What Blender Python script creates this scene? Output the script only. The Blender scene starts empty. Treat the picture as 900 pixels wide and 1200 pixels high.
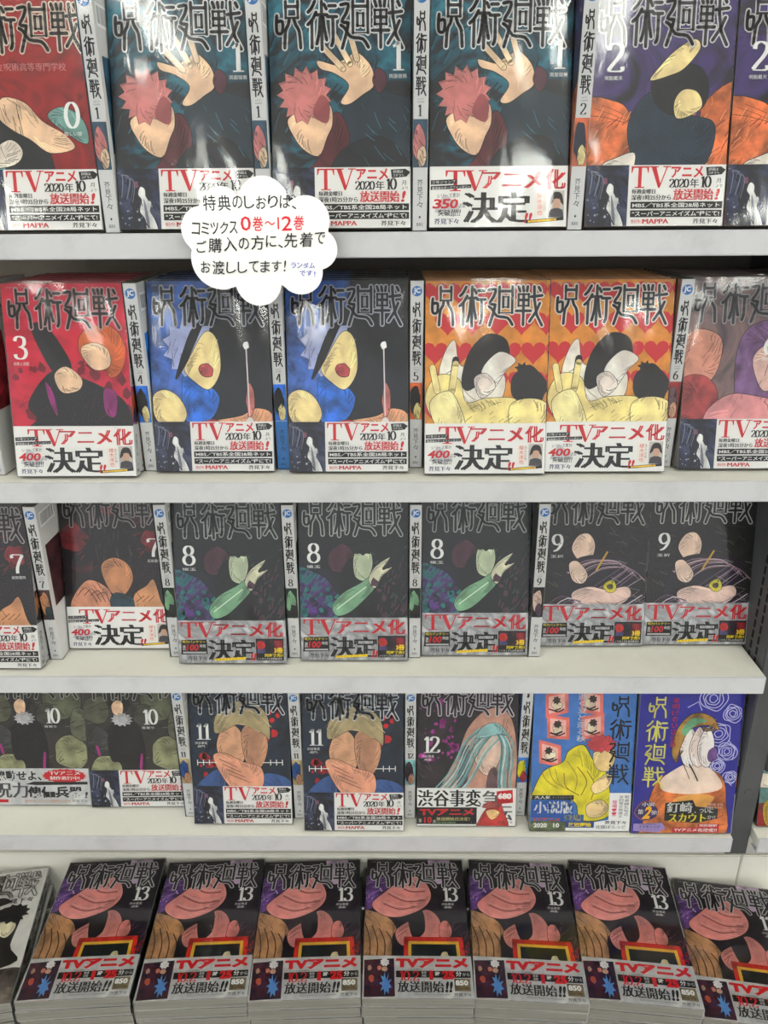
import bpy, bmesh, math, random
from mathutils import Vector, Matrix, Euler
from math import radians as R, sin, cos, tan, pi
SC = bpy.context.scene
COL = SC.collection
RNG = random.Random(7)

# ------------------------------------------------------------------ camera, world, light, exposure
CAMZ = 1.45
cam_d = bpy.data.cameras.new('camera')
cam = bpy.data.objects.new('camera', cam_d); COL.objects.link(cam)
cam_d.sensor_fit = 'HORIZONTAL'; cam_d.sensor_width = 36; cam_d.lens = 36*920/900
cam_d.clip_start = 0.01
cam.matrix_world = (Matrix.Translation((0, 0, CAMZ)) @ Matrix.Rotation(R(0.8), 4, 'Z') @
                    Matrix.Rotation(R(68), 4, 'X') @ Matrix.Rotation(R(-0.4), 4, 'Z'))
SC.camera = cam
SC.view_settings.view_transform = 'Standard'; SC.view_settings.look = 'None'
SC.view_settings.gamma = 1; SC.view_settings.use_curve_mapping = False
SC.view_settings.exposure = 0.45
world = bpy.data.worlds.new('world'); SC.world = world; world.use_nodes = True
world.node_tree.nodes['Background'].inputs[0].default_value = (0.97, 0.99, 1.0, 1)
world.node_tree.nodes['Background'].inputs[1].default_value = 0.85
LAMP_STRENGTH = 19.0
LAMPS = [(-2.1, -0.7), (-0.75, -0.7), (0.6, -0.7), (1.95, -0.7),
         (-2.1, -2.6), (-0.75, -2.6), (0.6, -2.6), (1.95, -2.6),
         (-2.1, -4.5), (-0.75, -4.5), (0.6, -4.5), (1.95, -4.5)]
CEIL = 2.75

CM = cam.matrix_world.copy()
def ray(px, py):
    v = CM.to_3x3() @ Vector(((px-450)/920, -(py-600)/920, -1))
    return v
def on_z(px, py, z):
    v = ray(px, py); t = (z-CAMZ)/v.z
    return Vector((v.x*t, v.y*t, z))
def on_y(px, py, y):
    v = ray(px, py); t = y/v.y
    return Vector((v.x*t, y, CAMZ+v.z*t))

# ------------------------------------------------------------------ materials
def lin(c):
    return tuple(((x/255)/12.92 if x/255 <= 0.04045 else ((x/255+0.055)/1.055)**2.4) for x in c[:3])+(1,)
MATS = {}
def newmat(name):
    m = bpy.data.materials.new(name); m.use_nodes = True
    return m, m.node_tree.nodes, m.node_tree.links, m.node_tree.nodes['Principled BSDF']
def ink(c, rough=0.38, var=0.0, scale=70, metal=0.0):
    """printed colour; var adds a painterly noise variation"""
    key = (tuple(c), rough, var, scale, metal)
    if key in MATS: return MATS[key]
    m, N, L, b = newmat('print_%02x%02x%02x' % tuple(c[:3]))
    b.inputs['Roughness'].default_value = rough; b.inputs['Metallic'].default_value = metal
    b.inputs['Specular IOR Level'].default_value = 0.35
    if var:
        t = N.new('ShaderNodeTexCoord'); n = N.new('ShaderNodeTexNoise'); r = N.new('ShaderNodeValToRGB')
        n.inputs['Scale'].default_value = scale; n.inputs['Detail'].default_value = 5
        n.inputs['Roughness'].default_value = 0.55; n.inputs['Distortion'].default_value = 0.3
        L.new(t.outputs['Object'], n.inputs['Vector']); L.new(n.outputs[0], r.inputs[0])
        a = lin([max(0, x*(1-var)) for x in c]); d = lin([min(255, x*(1+var)+10*var) for x in c])
        r.color_ramp.elements[0].position = 0.36; r.color_ramp.elements[1].position = 0.64
        r.color_ramp.elements[0].color = a; r.color_ramp.elements[1].color = d
        L.new(r.outputs[0], b.inputs['Base Color'])
    else:
        b.inputs['Base Color'].default_value = lin(c)
    MATS[key] = m; return m
def wash(cols, scale=25, pos=None, rough=0.38, dist=2.5):
    """painted ground of several colours mixed by noise"""
    key = ('w', tuple(map(tuple, cols)), scale)
    if key in MATS: return MATS[key]
    m, N, L, b = newmat('painted_ground')
    b.inputs['Roughness'].default_value = rough; b.inputs['Specular IOR Level'].default_value = 0.35
    t = N.new('ShaderNodeTexCoord'); n = N.new('ShaderNodeTexNoise'); r = N.new('ShaderNodeValToRGB')
    n.inputs['Scale'].default_value = scale; n.inputs['Detail'].default_value = 6
    n.inputs['Distortion'].default_value = dist
    L.new(t.outputs['Object'], n.inputs['Vector']); L.new(n.outputs[0], r.inputs[0])
    e = r.color_ramp.elements; k = len(cols)
    while len(e) < k: e.new(0.5)
    for i, c in enumerate(cols):
        e[i].position = (pos[i] if pos else 0.34+0.32*i/(k-1)); e[i].color = lin(c)
    L.new(r.outputs[0], b.inputs['Base Color'])
    MATS[key] = m; return m
def steel(name, c, rough=0.35, dirt=0.06, scale=9):
    m, N, L, b = newmat(name)
    t = N.new('ShaderNodeTexCoord'); n = N.new('ShaderNodeTexNoise'); r = N.new('ShaderNodeValToRGB')
    n.inputs['Scale'].default_value = scale; n.inputs['Detail'].default_value = 7; n.inputs['Roughness'].default_value = 0.65
    L.new(t.outputs['Object'], n.inputs['Vector']); L.new(n.outputs[0], r.inputs[0])
    r.color_ramp.elements[0].position = 0.30; r.color_ramp.elements[1].position = 0.52
    r.color_ramp.elements[0].color = lin([x*(1-dirt*2) for x in c]); r.color_ramp.elements[1].color = lin(c)
    L.new(r.outputs[0], b.inputs['Base Color']); b.inputs['Roughness'].default_value = rough
    return m
WHITE_STEEL = steel('white_painted_steel', (214, 212, 202), 0.42, 0.03)
EDGE_STEEL = steel('shelf_front_paint', (184, 184, 187), 0.4, 0.05, 14)
DARK_STEEL = steel('dark_grey_steel', (66, 67, 70), 0.45, 0.08)
BACK_MAT = steel('back_panel_paint', (120, 112, 100), 0.6, 0.12, 5)
SLOT_MAT = ink((12, 12, 13), 0.8)
def pages_mat():
    m, N, L, b = newmat('page_edges')
    t = N.new('ShaderNodeTexCoord'); mp = N.new('ShaderNodeMapping'); n = N.new('ShaderNodeTexNoise'); r = N.new('ShaderNodeValToRGB')
    mp.inputs['Scale'].default_value = (6, 3200, 6); n.inputs['Scale'].default_value = 1.0; n.inputs['Detail'].default_value = 2
    L.new(t.outputs['Object'], mp.inputs[0]); L.new(mp.outputs[0], n.inputs['Vector']); L.new(n.outputs[0], r.inputs[0])
    r.color_ramp.elements[0].position = 0.35; r.color_ramp.elements[1].position = 0.65
    r.color_ramp.elements[0].color = lin((120, 116, 108)); r.color_ramp.elements[1].color = lin((178, 174, 166))
    L.new(r.outputs[0], b.inputs['Base Color']); b.inputs['Roughness'].default_value = 0.85
    return m
PAGES = pages_mat()
def film_mat():
    m = bpy.data.materials.new('clear_shrink_film'); m.use_nodes = True
    N = m.node_tree.nodes; L = m.node_tree.links; N.clear()
    o = N.new('ShaderNodeOutputMaterial'); mix = N.new('ShaderNodeMixShader'); tr = N.new('ShaderNodeBsdfTransparent')
    g = N.new('ShaderNodeBsdfGlossy'); fr = N.new('ShaderNodeFresnel'); fr.inputs['IOR'].default_value = 1.45
    g.inputs['Roughness'].default_value = 0.09; g.inputs['Color'].default_value = (1, 1, 1, 1)
    tr.inputs['Color'].default_value = (0.975, 0.975, 0.975, 1)
    t = N.new('ShaderNodeTexCoord'); mp = N.new('ShaderNodeMapping'); n = N.new('ShaderNodeTexNoise'); b = N.new('ShaderNodeBump')
    mp.inputs['Scale'].default_value = (1, 1, 0.45)
    n.inputs['Scale'].default_value = 34; n.inputs['Detail'].default_value = 1.6; n.inputs['Distortion'].default_value = 1.2
    b.inputs['Strength'].default_value = 0.30; b.inputs['Distance'].default_value = 0.0011
    L.new(t.outputs['Object'], mp.inputs[0]); L.new(mp.outputs[0], n.inputs['Vector']); L.new(n.outputs[0], b.inputs['Height'])
    L.new(b.outputs[0], g.inputs['Normal'])
    L.new(fr.outputs[0], mix.inputs[0]); L.new(tr.outputs[0], mix.inputs[1]); L.new(g.outputs[0], mix.inputs[2])
    L.new(mix.outputs[0], o.inputs[0])
    return m
FILM = film_mat()

K = (22, 20, 20); W = (238, 238, 236); RED = (205, 32, 44); NAVY = (40, 44, 110); YEL = (245, 222, 30)

# ------------------------------------------------------------------ generic mesh helpers
def mesh_obj(name, bm, mats, parent=None, smooth=False):
    me = bpy.data.meshes.new(name); bm.to_mesh(me); bm.free()
    for m in (mats if isinstance(mats, list) else [mats]): me.materials.append(m)
    if smooth: me.polygons.foreach_set('use_smooth', [True]*len(me.polygons))
    o = bpy.data.objects.new(name, me); COL.objects.link(o)
    if parent: o.parent = parent
    return o
def box(bm, x0, x1, y0, y1, z0, z1, mi=0, bev=0):
    vs = [bm.verts.new((x, y, z)) for x in (x0, x1) for y in (y0, y1) for z in (z0, z1)]
    fs = [(0, 1, 3, 2), (4, 6, 7, 5), (0, 4, 5, 1), (2, 3, 7, 6), (0, 2, 6, 4), (1, 5, 7, 3)]
    out = []
    for f in fs:
        fc = bm.faces.new([vs[i] for i in f]); fc.material_index = mi; out.append(fc)
    if bev:
        es = list({e for f in out for e in f.edges})
        bmesh.ops.bevel(bm, geom=es, offset=bev, segments=2, affect='EDGES', material=-1)
    return out
def empty(name, loc, label, cat, group=None):
    o = bpy.data.objects.new(name, None); COL.objects.link(o); o.location = loc
    o.empty_display_size = 0.02
    o['label'] = label; o['category'] = cat
    if group: o['group'] = group
    return o

# ------------------------------------------------------------------ flat print: polygons in thin layers
_tc = bpy.data.curves.new('lettering', 'FONT'); _tc.resolution_u = 2
_to = bpy.data.objects.new('lettering', _tc); COL.objects.link(_to)
_cache = {}
def glyphs(s, bold=0.0):
    k = (s, bold)
    if k in _cache: return _cache[k]
    _tc.body = s; _tc.offset = bold; bpy.context.view_layer.update()
    me = _to.to_mesh()
    vs = [(v.co.x, v.co.y) for v in me.vertices]; fs = [tuple(p.vertices) for p in me.polygons]
    _to.to_mesh_clear()
    if not vs: vs = [(0, 0), (1, 0), (1, 1)]
    x0 = min(v[0] for v in vs); x1 = max(v[0] for v in vs); y0 = min(v[1] for v in vs); y1 = max(v[1] for v in vs)
    _cache[k] = (vs, fs, x0, y0, max(x1-x0, 1e-4), max(y1-y0, 1e-4))
    return _cache[k]

def smooth(pts, n=5, closed=True):
    out = []; m = len(pts)
    rng = range(m) if closed else range(m-1)
    for i in rng:
        if closed: p0, p1, p2, p3 = pts[i-1], pts[i], pts[(i+1) % m], pts[(i+2) % m]
        else: p0, p1, p2, p3 = pts[max(0, i-1)], pts[i], pts[i+1], pts[min(m-1, i+2)]
        for k in range(n):
            t = k/n
            out.append(tuple(0.5*((2*p1[j])+(-p0[j]+p2[j])*t+(2*p0[j]-5*p1[j]+4*p2[j]-p3[j])*t*t+(-p0[j]+3*p1[j]-3*p2[j]+p3[j])*t**3) for j in (0, 1)))
    if not closed: out.append(pts[-1])
    return out

LOGO = {
 '呪': [[(.07,.36),(.05,.55),(.07,.80),(.24,.80),(.26,.52),(.10,.52)], [(.38,.0),(.38,.42),(.80,.42),(.80,.0)], [(.38,.13),(.80,.13)],
       [(.50,.45),(.46,.60),(.36,.76),(.32,1.2)], [(.66,.45),(.72,.60),(.84,.78),(.88,1.2)]],
 '術': [[(.26,.0),(.14,.18),(.02,.28)], [(.30,.28),(.16,.48),(.0,.60)], [(.15,.50),(.14,1.2)], [(.30,.35),(.68,.35)], [(.49,.0),(.49,1.25)],
       [(.44,.42),(.40,.8),(.31,1.1)], [(.54,.42),(.58,.7),(.66,1.0)], [(.58,.08),(.66,.20)], [(.74,.12),(.98,.12)], [(.70,.40),(1.02,.40)], [(.88,.42),(.88,1.0),(.82,1.15)]],
 '廻': [[(.02,.10),(.28,.08),(.22,.30),(.06,.52),(.28,.56)], [(.28,.56),(.22,.80),(.06,1.22)], [(.02,.62),(.16,.70),(.36,.92),(.78,.98),(.98,1.2)],
       [(.44,.0),(.44,.82),(.96,.82),(.96,.0)], [(.44,.14),(.96,.14)], [(.60,.32),(.60,.64),(.80,.64),(.80,.32),(.60,.32)]],
 '戦': [[(.06,.0),(.12,.14)], [(.24,.0),(.27,.14)], [(.42,.0),(.40,.14)], [(.07,.24),(.07,.60),(.47,.60),(.47,.24),(.07,.24)], [(.07,.42),(.47,.42)],
       [(.27,.24),(.27,1.2)], [(-.02,.76),(.56,.76)], [(.56,.32),(1.0,.28)], [(.68,.0),(.70,.42),(.80,.88),(1.02,1.22)], [(.92,.52),(.78,.78),(.52,1.1)], [(.86,.02),(.93,.13)]],
}
DIG = {  # unit-height digits, centre lines for a broad-nib pen (x, y up), thin horizontals
 '0': [[(.30+.25*cos(a), .5+.47*sin(a)) for a in [2*pi*i/16 for i in range(17)]]],
 '1': [[(.30,.02),(.30,.97)], [(.10,.80),(.20,.85),(.30,.96)], [(.10,.025),(.50,.025)]],
 '2': [[(.08,.74),(.12,.90),(.30,.97),(.50,.88),(.52,.70),(.40,.48),(.20,.25),(.06,.06)], [(.06,.05),(.52,.05),(.57,.20)]],
 '3': [[(.08,.78),(.14,.92),(.30,.97),(.48,.88),(.48,.66),(.36,.54),(.22,.53)], [(.30,.53),(.48,.44),(.54,.26),(.44,.07),(.26,.02),(.10,.08),(.06,.22)]],
 '4': [[(.42,.02),(.42,.95)], [(.42,.95),(.22,.62),(.04,.28)], [(.04,.27),(.58,.27)], [(.28,.02),(.54,.02)]],
 '5': [[(.14,.95),(.52,.95)], [(.14,.95),(.12,.52)], [(.12,.52),(.28,.60),(.46,.52),(.54,.30),(.42,.08),(.24,.02),(.08,.08),(.06,.20)]],
 '6': [[(.50,.92),(.30,.84),(.12,.58),(.07,.30),(.16,.07),(.32,.02),(.48,.10),(.54,.30),(.46,.50),(.30,.57),(.12,.46)]],
 '7': [[(.05,.78),(.07,.94),(.56,.94)], [(.56,.94),(.40,.62),(.28,.30),(.26,.02)]],
 '8': [[(.30+.20*cos(a), .75+.22*sin(a)) for a in [2*pi*i/14 for i in range(15)]], [(.30+.25*cos(a), .27+.25*sin(a)) for a in [2*pi*i/14 for i in range(15)]]],
 '9': [[(.10,.08),(.30,.16),(.48,.42),(.53,.70),(.44,.93),(.28,.98),(.12,.90),(.06,.70),(.14,.50),(.30,.43),(.48,.54)]],
}

class Canvas:
    """flat print collected as thin layers of polygons; x right, y up, in mm"""
    def __init__(s, w, h, base=0.0, dz=0.016):
        s.w, s.h, s.z, s.dz = w, h, base, dz
        s.polys = []; s.mats = []
    def mi(s, m):
        if m not in s.mats: s.mats.append(m)
        return s.mats.index(m)
    def up(s): s.z += s.dz
    def _clip(s, p):
        for ax, lim, sg in ((0, 0, 1), (0, s.w, -1), (1, 0, 1), (1, s.h, -1)):
            out = []
            for i in range(len(p)):
                a, b = p[i-1], p[i]
                da, db = sg*(a[ax]-lim), sg*(b[ax]-lim)
                if (da >= 0) != (db >= 0):
                    t = da/(da-db); out.append((a[0]+(b[0]-a[0])*t, a[1]+(b[1]-a[1])*t))
                if db >= 0: out.append(b)
            p = out
            if len(p) < 3: return None
        return p
    def poly(s, pts, mat, up=True, clip=True):
        if up: s.up()
        p = s._clip(pts) if clip else pts
        if p and len(p) >= 3: s.polys.append((p, s.mi(mat), s.z))
    def rect(s, x0, y0, x1, y1, mat, skew=0, up=True):
        s.poly([(x0-skew, y0), (x1-skew, y0), (x1+skew, y1), (x0+skew, y1)], mat, up)
    def stroke(s, pts, w, mat, up=True, caps=True, nib=None):
        if up: s.up()
        n = len(pts)
        tg = []
        for i in range(n):
            a = pts[max(0, i-1)]; b = pts[min(n-1, i+1)]
            if n > 2 and pts[0] == pts[-1] and i in (0, n-1): a, b = pts[-2], pts[1]
            d = math.hypot(b[0]-a[0], b[1]-a[1]) or 1e-6
            tg.append(((b[0]-a[0])/d, (b[1]-a[1])/d))
        if nib is None and n > 2 and not caps:
            pass
        prev = None
        for i in range(n):
            wd = w if nib is None else nib*w+(1-nib)*w*abs(tg[i][1])
            nx, ny = -tg[i][1]*wd/2, tg[i][0]*wd/2
            cur = ((pts[i][0]+nx, pts[i][1]+ny), (pts[i][0]-nx, pts[i][1]-ny))
            if prev: s.poly([prev[0], prev[1], cur[1], cur[0]], mat, up=False)
            prev = cur
            if caps: s.poly([(pts[i][0]+w/2*cos(a), pts[i][1]+w/2*sin(a)) for a in [pi/4*k for k in range(8)]], mat, up=False)
    def text(s, t, x0, y0, x1, y1, mat, bold=0.0, mincho=0.0, shear=0.0, rot=0.0, up=True):
        if up: s.up()
        vs, fs, gx, gy, gw, gh = glyphs(t, bold)
        sx, sy = (x1-x0)/gw, (y1-y0)/gh; cx, cy = (x0+x1)/2, (y0+y1)/2
        offs = [0.0] if not mincho else [-mincho/2, mincho/2]
        for o in offs:
            q = []
            for (x, y) in vs:
                X = x0+(x-gx)*sx+o; Y = y0+(y-gy)*sy; X += (Y-cy)*shear
                if rot: X, Y = cx+(X-cx)*cos(rot)-(Y-cy)*sin(rot), cy+(X-cx)*sin(rot)+(Y-cy)*cos(rot)
                q.append((X, Y))
            s.polys.append((q, s.mi(mat), s.z, fs))
    def vtext(s, t, x0, y0, x1, y1, mat, bold=0.0, mincho=0.0):
        """vertical writing, top to bottom"""
        n = len(t); ch = (y1-y0)/n; s.up()
        for i, c in enumerate(t):
            h = ch*0.86; f = 1.0
            if c in 'のいとるっぱがばんくすぐつしドりら': f = 0.8
            cx = (x0+x1)/2; w = (x1-x0)*f
            if c == 'ー': s.rect(cx-w*.06, y1-ch*i-h, cx+w*.06, y1-ch*i, mat, up=False); continue
            s.text(c, cx-w/2, y1-ch*i-h, cx+w/2, y1-ch*i, mat, bold, mincho, up=False)
    def logo_char(s, c, x, y, w, h, sw, mat, up=True):
        if up: s.up()
        for st in LOGO[c]:
            p = [(x+w*a, y-h*b/1.22) for a, b in st]
            if len(st) > 2 and c != '戦' and len(set(st)) == len(st): p = smooth(p, 3, False) if not (st[0][0] == st[1][0] and c in '呪廻') else p
            s.stroke(p, sw, mat, up=False)
    def logo(s, x0, x1, ytop, h, sw, dark, light=None, lw=1.3, skip=()):
        cw = (x1-x0)/4
        if light:
            s.up()
            for i, c in enumerate('呪術廻戦'):
                if i not in skip: s.logo_char(c, x0+cw*i+.04*cw, ytop, cw*.88, h, sw+lw, light, up=False)
        s.up()
        for i, c in enumerate('呪術廻戦'):
            if i not in skip: s.logo_char(c, x0+cw*i+.04*cw, ytop, cw*.88, h, sw, dark, up=False)
    def vlogo(s, x0, x1, ytop, ch, sw, mat, n=4):
        s.up()
        for i, c in enumerate('呪術廻戦'[:n]):
            s.logo_char(c, x0, ytop-ch*i, x1-x0, ch*.86, sw, mat, up=False)
    def digits(s, t, x0, y0, h, mat, sw=None, nib=0.28, wide=1.0, shear=0):
        s.up(); sw = sw or h*.17
        for c in t:
            for st in DIG[c]:
                q = smooth(st, 3, False) if len(st) > 2 else st
                s.stroke([(x0+(a+shear*b)*h*wide, y0+b*h) for a, b in q], sw, mat, up=False, caps=False, nib=nib)
            x0 += h*wide*(.44 if c == '1' else .60)
        return x0
    def serifT(s, x0, y0, x1, y1, mat):
        w = x1-x0; h = y1-y0; s.up()
        for p in ([(.40,.02),(.60,.02),(.60,.98),(.40,.98)], [(0,.93),(1,.93),(1,1),(0,1)], [(0,.70),(.05,.70),(.12,.93),(0,.93)],
                  [(1,.70),(.95,.70),(.88,.93),(1,.93)], [(.22,0),(.78,0),(.78,.05),(.22,.05)]):
            s.poly([(x0+a*w, y0+b*h) for a, b in p], mat, up=False)
    def serifV(s, x0, y0, x1, y1, mat):
        w = x1-x0; h = y1-y0; s.up()
        for p in ([(.08,1),(.32,1),(.58,.12),(.50,0),(.46,0)], [(.84,1),(.90,1),(.54,0),(.48,0)], [(-.02,.95),(.44,.95),(.44,1),(-.02,1)], [(.66,.95),(1.04,.95),(1.04,1),(.66,1)]):
            s.poly([(x0+a*w, y0+b*h) for a, b in p], mat, up=False)
    # painted shapes: coordinates as fractions, y measured from the top
    def F(s, pts): return [(x*s.w, s.h*(1-y)) for x, y in pts]
    def blob(s, c, pts, line=0.5, var=0.10, sm=True, lc=(24, 20, 22), scale=45):
        p = s.F(smooth(pts) if sm else pts)
        s.poly(p, ink(c, var=var, scale=scale))
        if line: s.stroke(p+[p[0]], line, ink(lc), caps=False)
        if line and len(p) > 16:      # fold lines running in from one side of the shape
            cx = sum(q[0] for q in p)/len(p); cy = sum(q[1] for q in p)/len(p); m = len(p); big = max(abs(q[0]-cx) for q in p) > 9
            for tone, n_, wd in ((.62, 9 if big else 4, .5), (1.2, 5 if big else 2, .8), (.74, 8 if big else 0, .9)):
                col = ink([int(min(255, v*tone)) for v in c]); s.up(); a0 = RNG.randrange(m); st = max(1, m//36)
                for t_ in range(n_):
                    q = p[(a0+t_*st) % m]; q2 = p[(a0+t_*st+st*2) % m]; f0 = RNG.uniform(.84, .95); f1 = RNG.uniform(.5, .72); fm = (f0+f1)/2
                    s.stroke([(cx+(q[0]-cx)*f0, cy+(q[1]-cy)*f0), (cx+((q[0]+q2[0])/2-cx)*fm, cy+((q[1]+q2[1])/2-cy)*fm), (cx+(q2[0]-cx)*f1, cy+(q2[1]-cy)*f1)], wd*RNG.uniform(.6, 1.2), col, up=False, caps=False)
    def ell(s, c, x, y, rx, ry, line=0.5, rot=0, wob=0.12, var=0.16, n=12):
        pts = []
        for i in range(n):
            a = 2*pi*i/n; k = 1+RNG.uniform(-wob, wob)
            u, v = rx*cos(a)*k*s.w, ry*sin(a)*k*s.h
            pts.append((x+(u*cos(rot)-v*sin(rot))/s.w, y+(u*sin(rot)+v*cos(rot))/s.h))
        s.blob(c, pts, line, var)
    def burst(s, c, x, y, rx, ry, n=14, depth=.25, line=0.4):
        pts = []
        for i in range(2*n):
            a = pi*i/n; k = 1 if i % 2 else 1-depth*RNG.uniform(.6, 1.2)
            pts.append((x+rx*cos(a)*k, y+ry*sin(a)*k))
        s.blob(c, pts, line, sm=False)
    def flow(s, cols, path, n, spread, w, taper=True):
        """bundle of ink or paint strokes along a path"""
        for i in range(n):
            o = (i/(max(1, n-1))-.5)*spread; c = cols[i % len(cols)]
            p = smooth([(x+o*RNG.uniform(.7, 1.3), y+o*.35*RNG.uniform(.4, 1.4)) for x, y in path], 4, False)
            s.stroke(s.F(p), w*RNG.uniform(.6, 1.3), ink(c, var=.1), caps=False)
    def specks(s, c, x0, y0, x1, y1, n, r0, r1, var=.15):
        s.up(); m = ink(c, var=var)
        for _ in range(n):
            x, y = RNG.uniform(x0, x1), RNG.uniform(y0, y1); r = RNG.uniform(r0, r1); k = RNG.randint(5, 8)
            s.poly([((x+0)*s.w+r*RNG.uniform(.5, 1.2)*cos(2*pi*i/k), s.h*(1-y)+r*RNG.uniform(.5, 1.3)*sin(2*pi*i/k)) for i in range(k)], m, up=False)
    def hatch(s, c, x0, y0, x1, y1, n, ln, ang, w=.35):
        s.up(); m = ink(c)
        for _ in range(n):
            x, y = RNG.uniform(x0, x1)*s.w, s.h*(1-RNG.uniform(y0, y1)); a = ang+RNG.uniform(-.3, .3); l = ln*RNG.uniform(.5, 1.2)
            s.stroke([(x, y), (x+l*cos(a)*.5, y+l*sin(a)*.55), (x+l*cos(a), y+l*sin(a))], w*RNG.uniform(.6, 1.6), m, up=False, caps=False)
    def build(s, bm, mats, fn):
        """fn(x, y, z) -> 3D position; appends to bm and to the material list"""
        idx = []
        for m in s.mats:
            if m not in mats: mats.append(m)
            idx.append(mats.index(m))
        for e in s.polys:
            if len(e) == 3:
                vs = [bm.verts.new(fn(x, y, e[2])) for x, y in e[0]]
                try: bm.faces.new(vs).material_index = idx[e[1]]
                except ValueError: pass
            else:
                vs = [bm.verts.new(fn(x, y, e[2])) for x, y in e[0]]
                for f in e[3]:
                    try: bm.faces.new([vs[i] for i in f]).material_index = idx[e[1]]
                    except ValueError: pass

# ------------------------------------------------------------------ cover pictures: plain abstract stand-ins in the covers' colours
SKIN = (222, 176, 146); PEACH = (236, 200, 168); CREAM = (240, 216, 160)
def art0(c):
    c.rect(0, 0, c.w, c.h, wash([(120, 20, 26), (168, 32, 36), (96, 26, 30)], 18))
    c.blob((104, 150, 148), [(-.1,.45),(.2,.5),(.33,.62),(.3,.78),(-.1,.82)])
    c.blob((30, 30, 36), [(.0,.3),(.16,.34),(.3,.5),(.42,.56),(.62,.6),(.7,.78),(.74,1.0),(.3,1.0),(.36,.8),(.2,.6),(.02,.6)])
    c.blob(PEACH, [(.34,.42),(.5,.44),(.62,.52),(.78,.58),(.84,.64),(.66,.66),(.52,.6),(.4,.56),(.3,.5)])
    c.blob((120, 162, 156), [(.66,.5),(.78,.46),(.92,.52),(.94,.62),(.8,.58)])
    c.blob((238, 224, 210), [(-.1,.62),(.2,.64),(.38,.6),(.46,.66),(.34,.72),(-.1,.72)])
    c.blob((205, 170, 60), [(.05,.84),(.22,.78),(.28,.95),(.1,1.0)])
    c.ell((236, 214, 196), .1, .37, .1, .09); c.hatch((20, 20, 24), .1, .35, .5, .7, 26, 12, -1.2)
def art1(c):
    c.rect(0, 0, c.w, c.h, wash([(26, 28, 36), (34, 40, 50), (28, 92, 112), (44, 130, 150)], 20, [.3, .44, .54, .64]))
    c.hatch((40, 96, 116), 0, .1, .5, .6, 26, 16, 1.0, .8); c.hatch((20, 24, 32), 0, .1, 1, .6, 26, 16, 1.0, .9)
    c.blob((36, 52, 66), [(.52,.48),(.7,.4),(.9,.42),(1.05,.5),(1.05,1.0),(.15,1.0),(.2,.82),(.4,.72)])
    c.blob((92, 34, 44), [(.42,.52),(.5,.5),(.56,.62),(.42,.78),(.2,.9),(.08,.98),(.14,.8),(.32,.7)])
    c.blob((30, 34, 42), [(.5,.66),(.8,.6),(1.0,.74),(1.0,1.0),(.3,1.0),(.36,.84)])
    c.blob(PEACH, [(.12,.52),(.28,.47),(.42,.46),(.44,.54),(.4,.6),(.34,.68),(.24,.66),(.16,.6)])
    c.burst((196, 124, 122), .24, .42, .2, .125, 15, .24); c.blob((160, 84, 88), [(.3,.5),(.36,.42),(.42,.46),(.4,.54)], 0)
    # fan of pale rays
    c.blob(PEACH, [(.5,.28),(.56,.26),(.62,.24),(.72,.3),(.74,.38),(.66,.42),(.56,.46),(.5,.45),(.56,.38),(.46,.33),(.36,.31),(.34,.275),(.47,.295)])
    for a, b in (((.52,.31),(.38,.22)), ((.57,.29),(.46,.17)), ((.62,.27),(.56,.14))):
        c.stroke(c.F([a, b]), 5.2, ink((24, 20, 22))); c.stroke(c.F([a, b]), 4.3, ink(PEACH, var=.16))
    c.ell((84, 44, 60), .78, .36, .05, .055); c.hatch((20, 22, 30), .3, .6, 1, .8, 30, 14, -.8)
    c.hatch((60, 120, 140), .6, .45, 1, .7, 14, 12, -.9)
def art2(c):
    c.rect(0, 0, c.w, c.h, wash([(40, 34, 52), (74, 56, 120), (34, 30, 44)], 14))
    c.blob((198, 108, 62), [(-.1,.5),(.2,.46),(.34,.56),(.5,.7),(.75,.66),(.82,.46),(1.1,.42),(1.1,1.1),(-.1,1.1)], var=.3)
    c.hatch((235, 160, 110), 0, .5, 1, .85, 90, 9, .9, .5); c.hatch((140, 50, 40), 0, .55, 1, .95, 80, 9, .9, .5)
    c.blob((34, 52, 70), [(.28,.55),(.42,.42),(.56,.5),(.74,.52),(.9,.56),(.86,.72),(.66,.8),(.42,.78),(.32,.7)])
    c.blob((26, 28, 36), [(.44,.34),(.6,.3),(.78,.32),(.84,.42),(.78,.5),(.6,.52),(.46,.46)])
    c.blob(CREAM, [(.6,.46),(.66,.41),(.76,.42),(.8,.48),(.72,.52),(.62,.53)])
    c.blob(CREAM, [(.42,.37),(.5,.3),(.6,.24),(.72,.2),(.76,.24),(.66,.32),(.56,.35)])
    c.blob((228, 222, 212), [(.1,.74),(.2,.7),(.34,.68),(.3,.8),(.14,.86)], .6)
    c.ell((60, 40, 40), .22, .76, .06, .022, 0)
    c.blob((206, 90, 100), [(-.1,.9),(.3,.88),(.7,.86),(.5,1.1),(-.1,1.1)], 0, .25)
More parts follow.
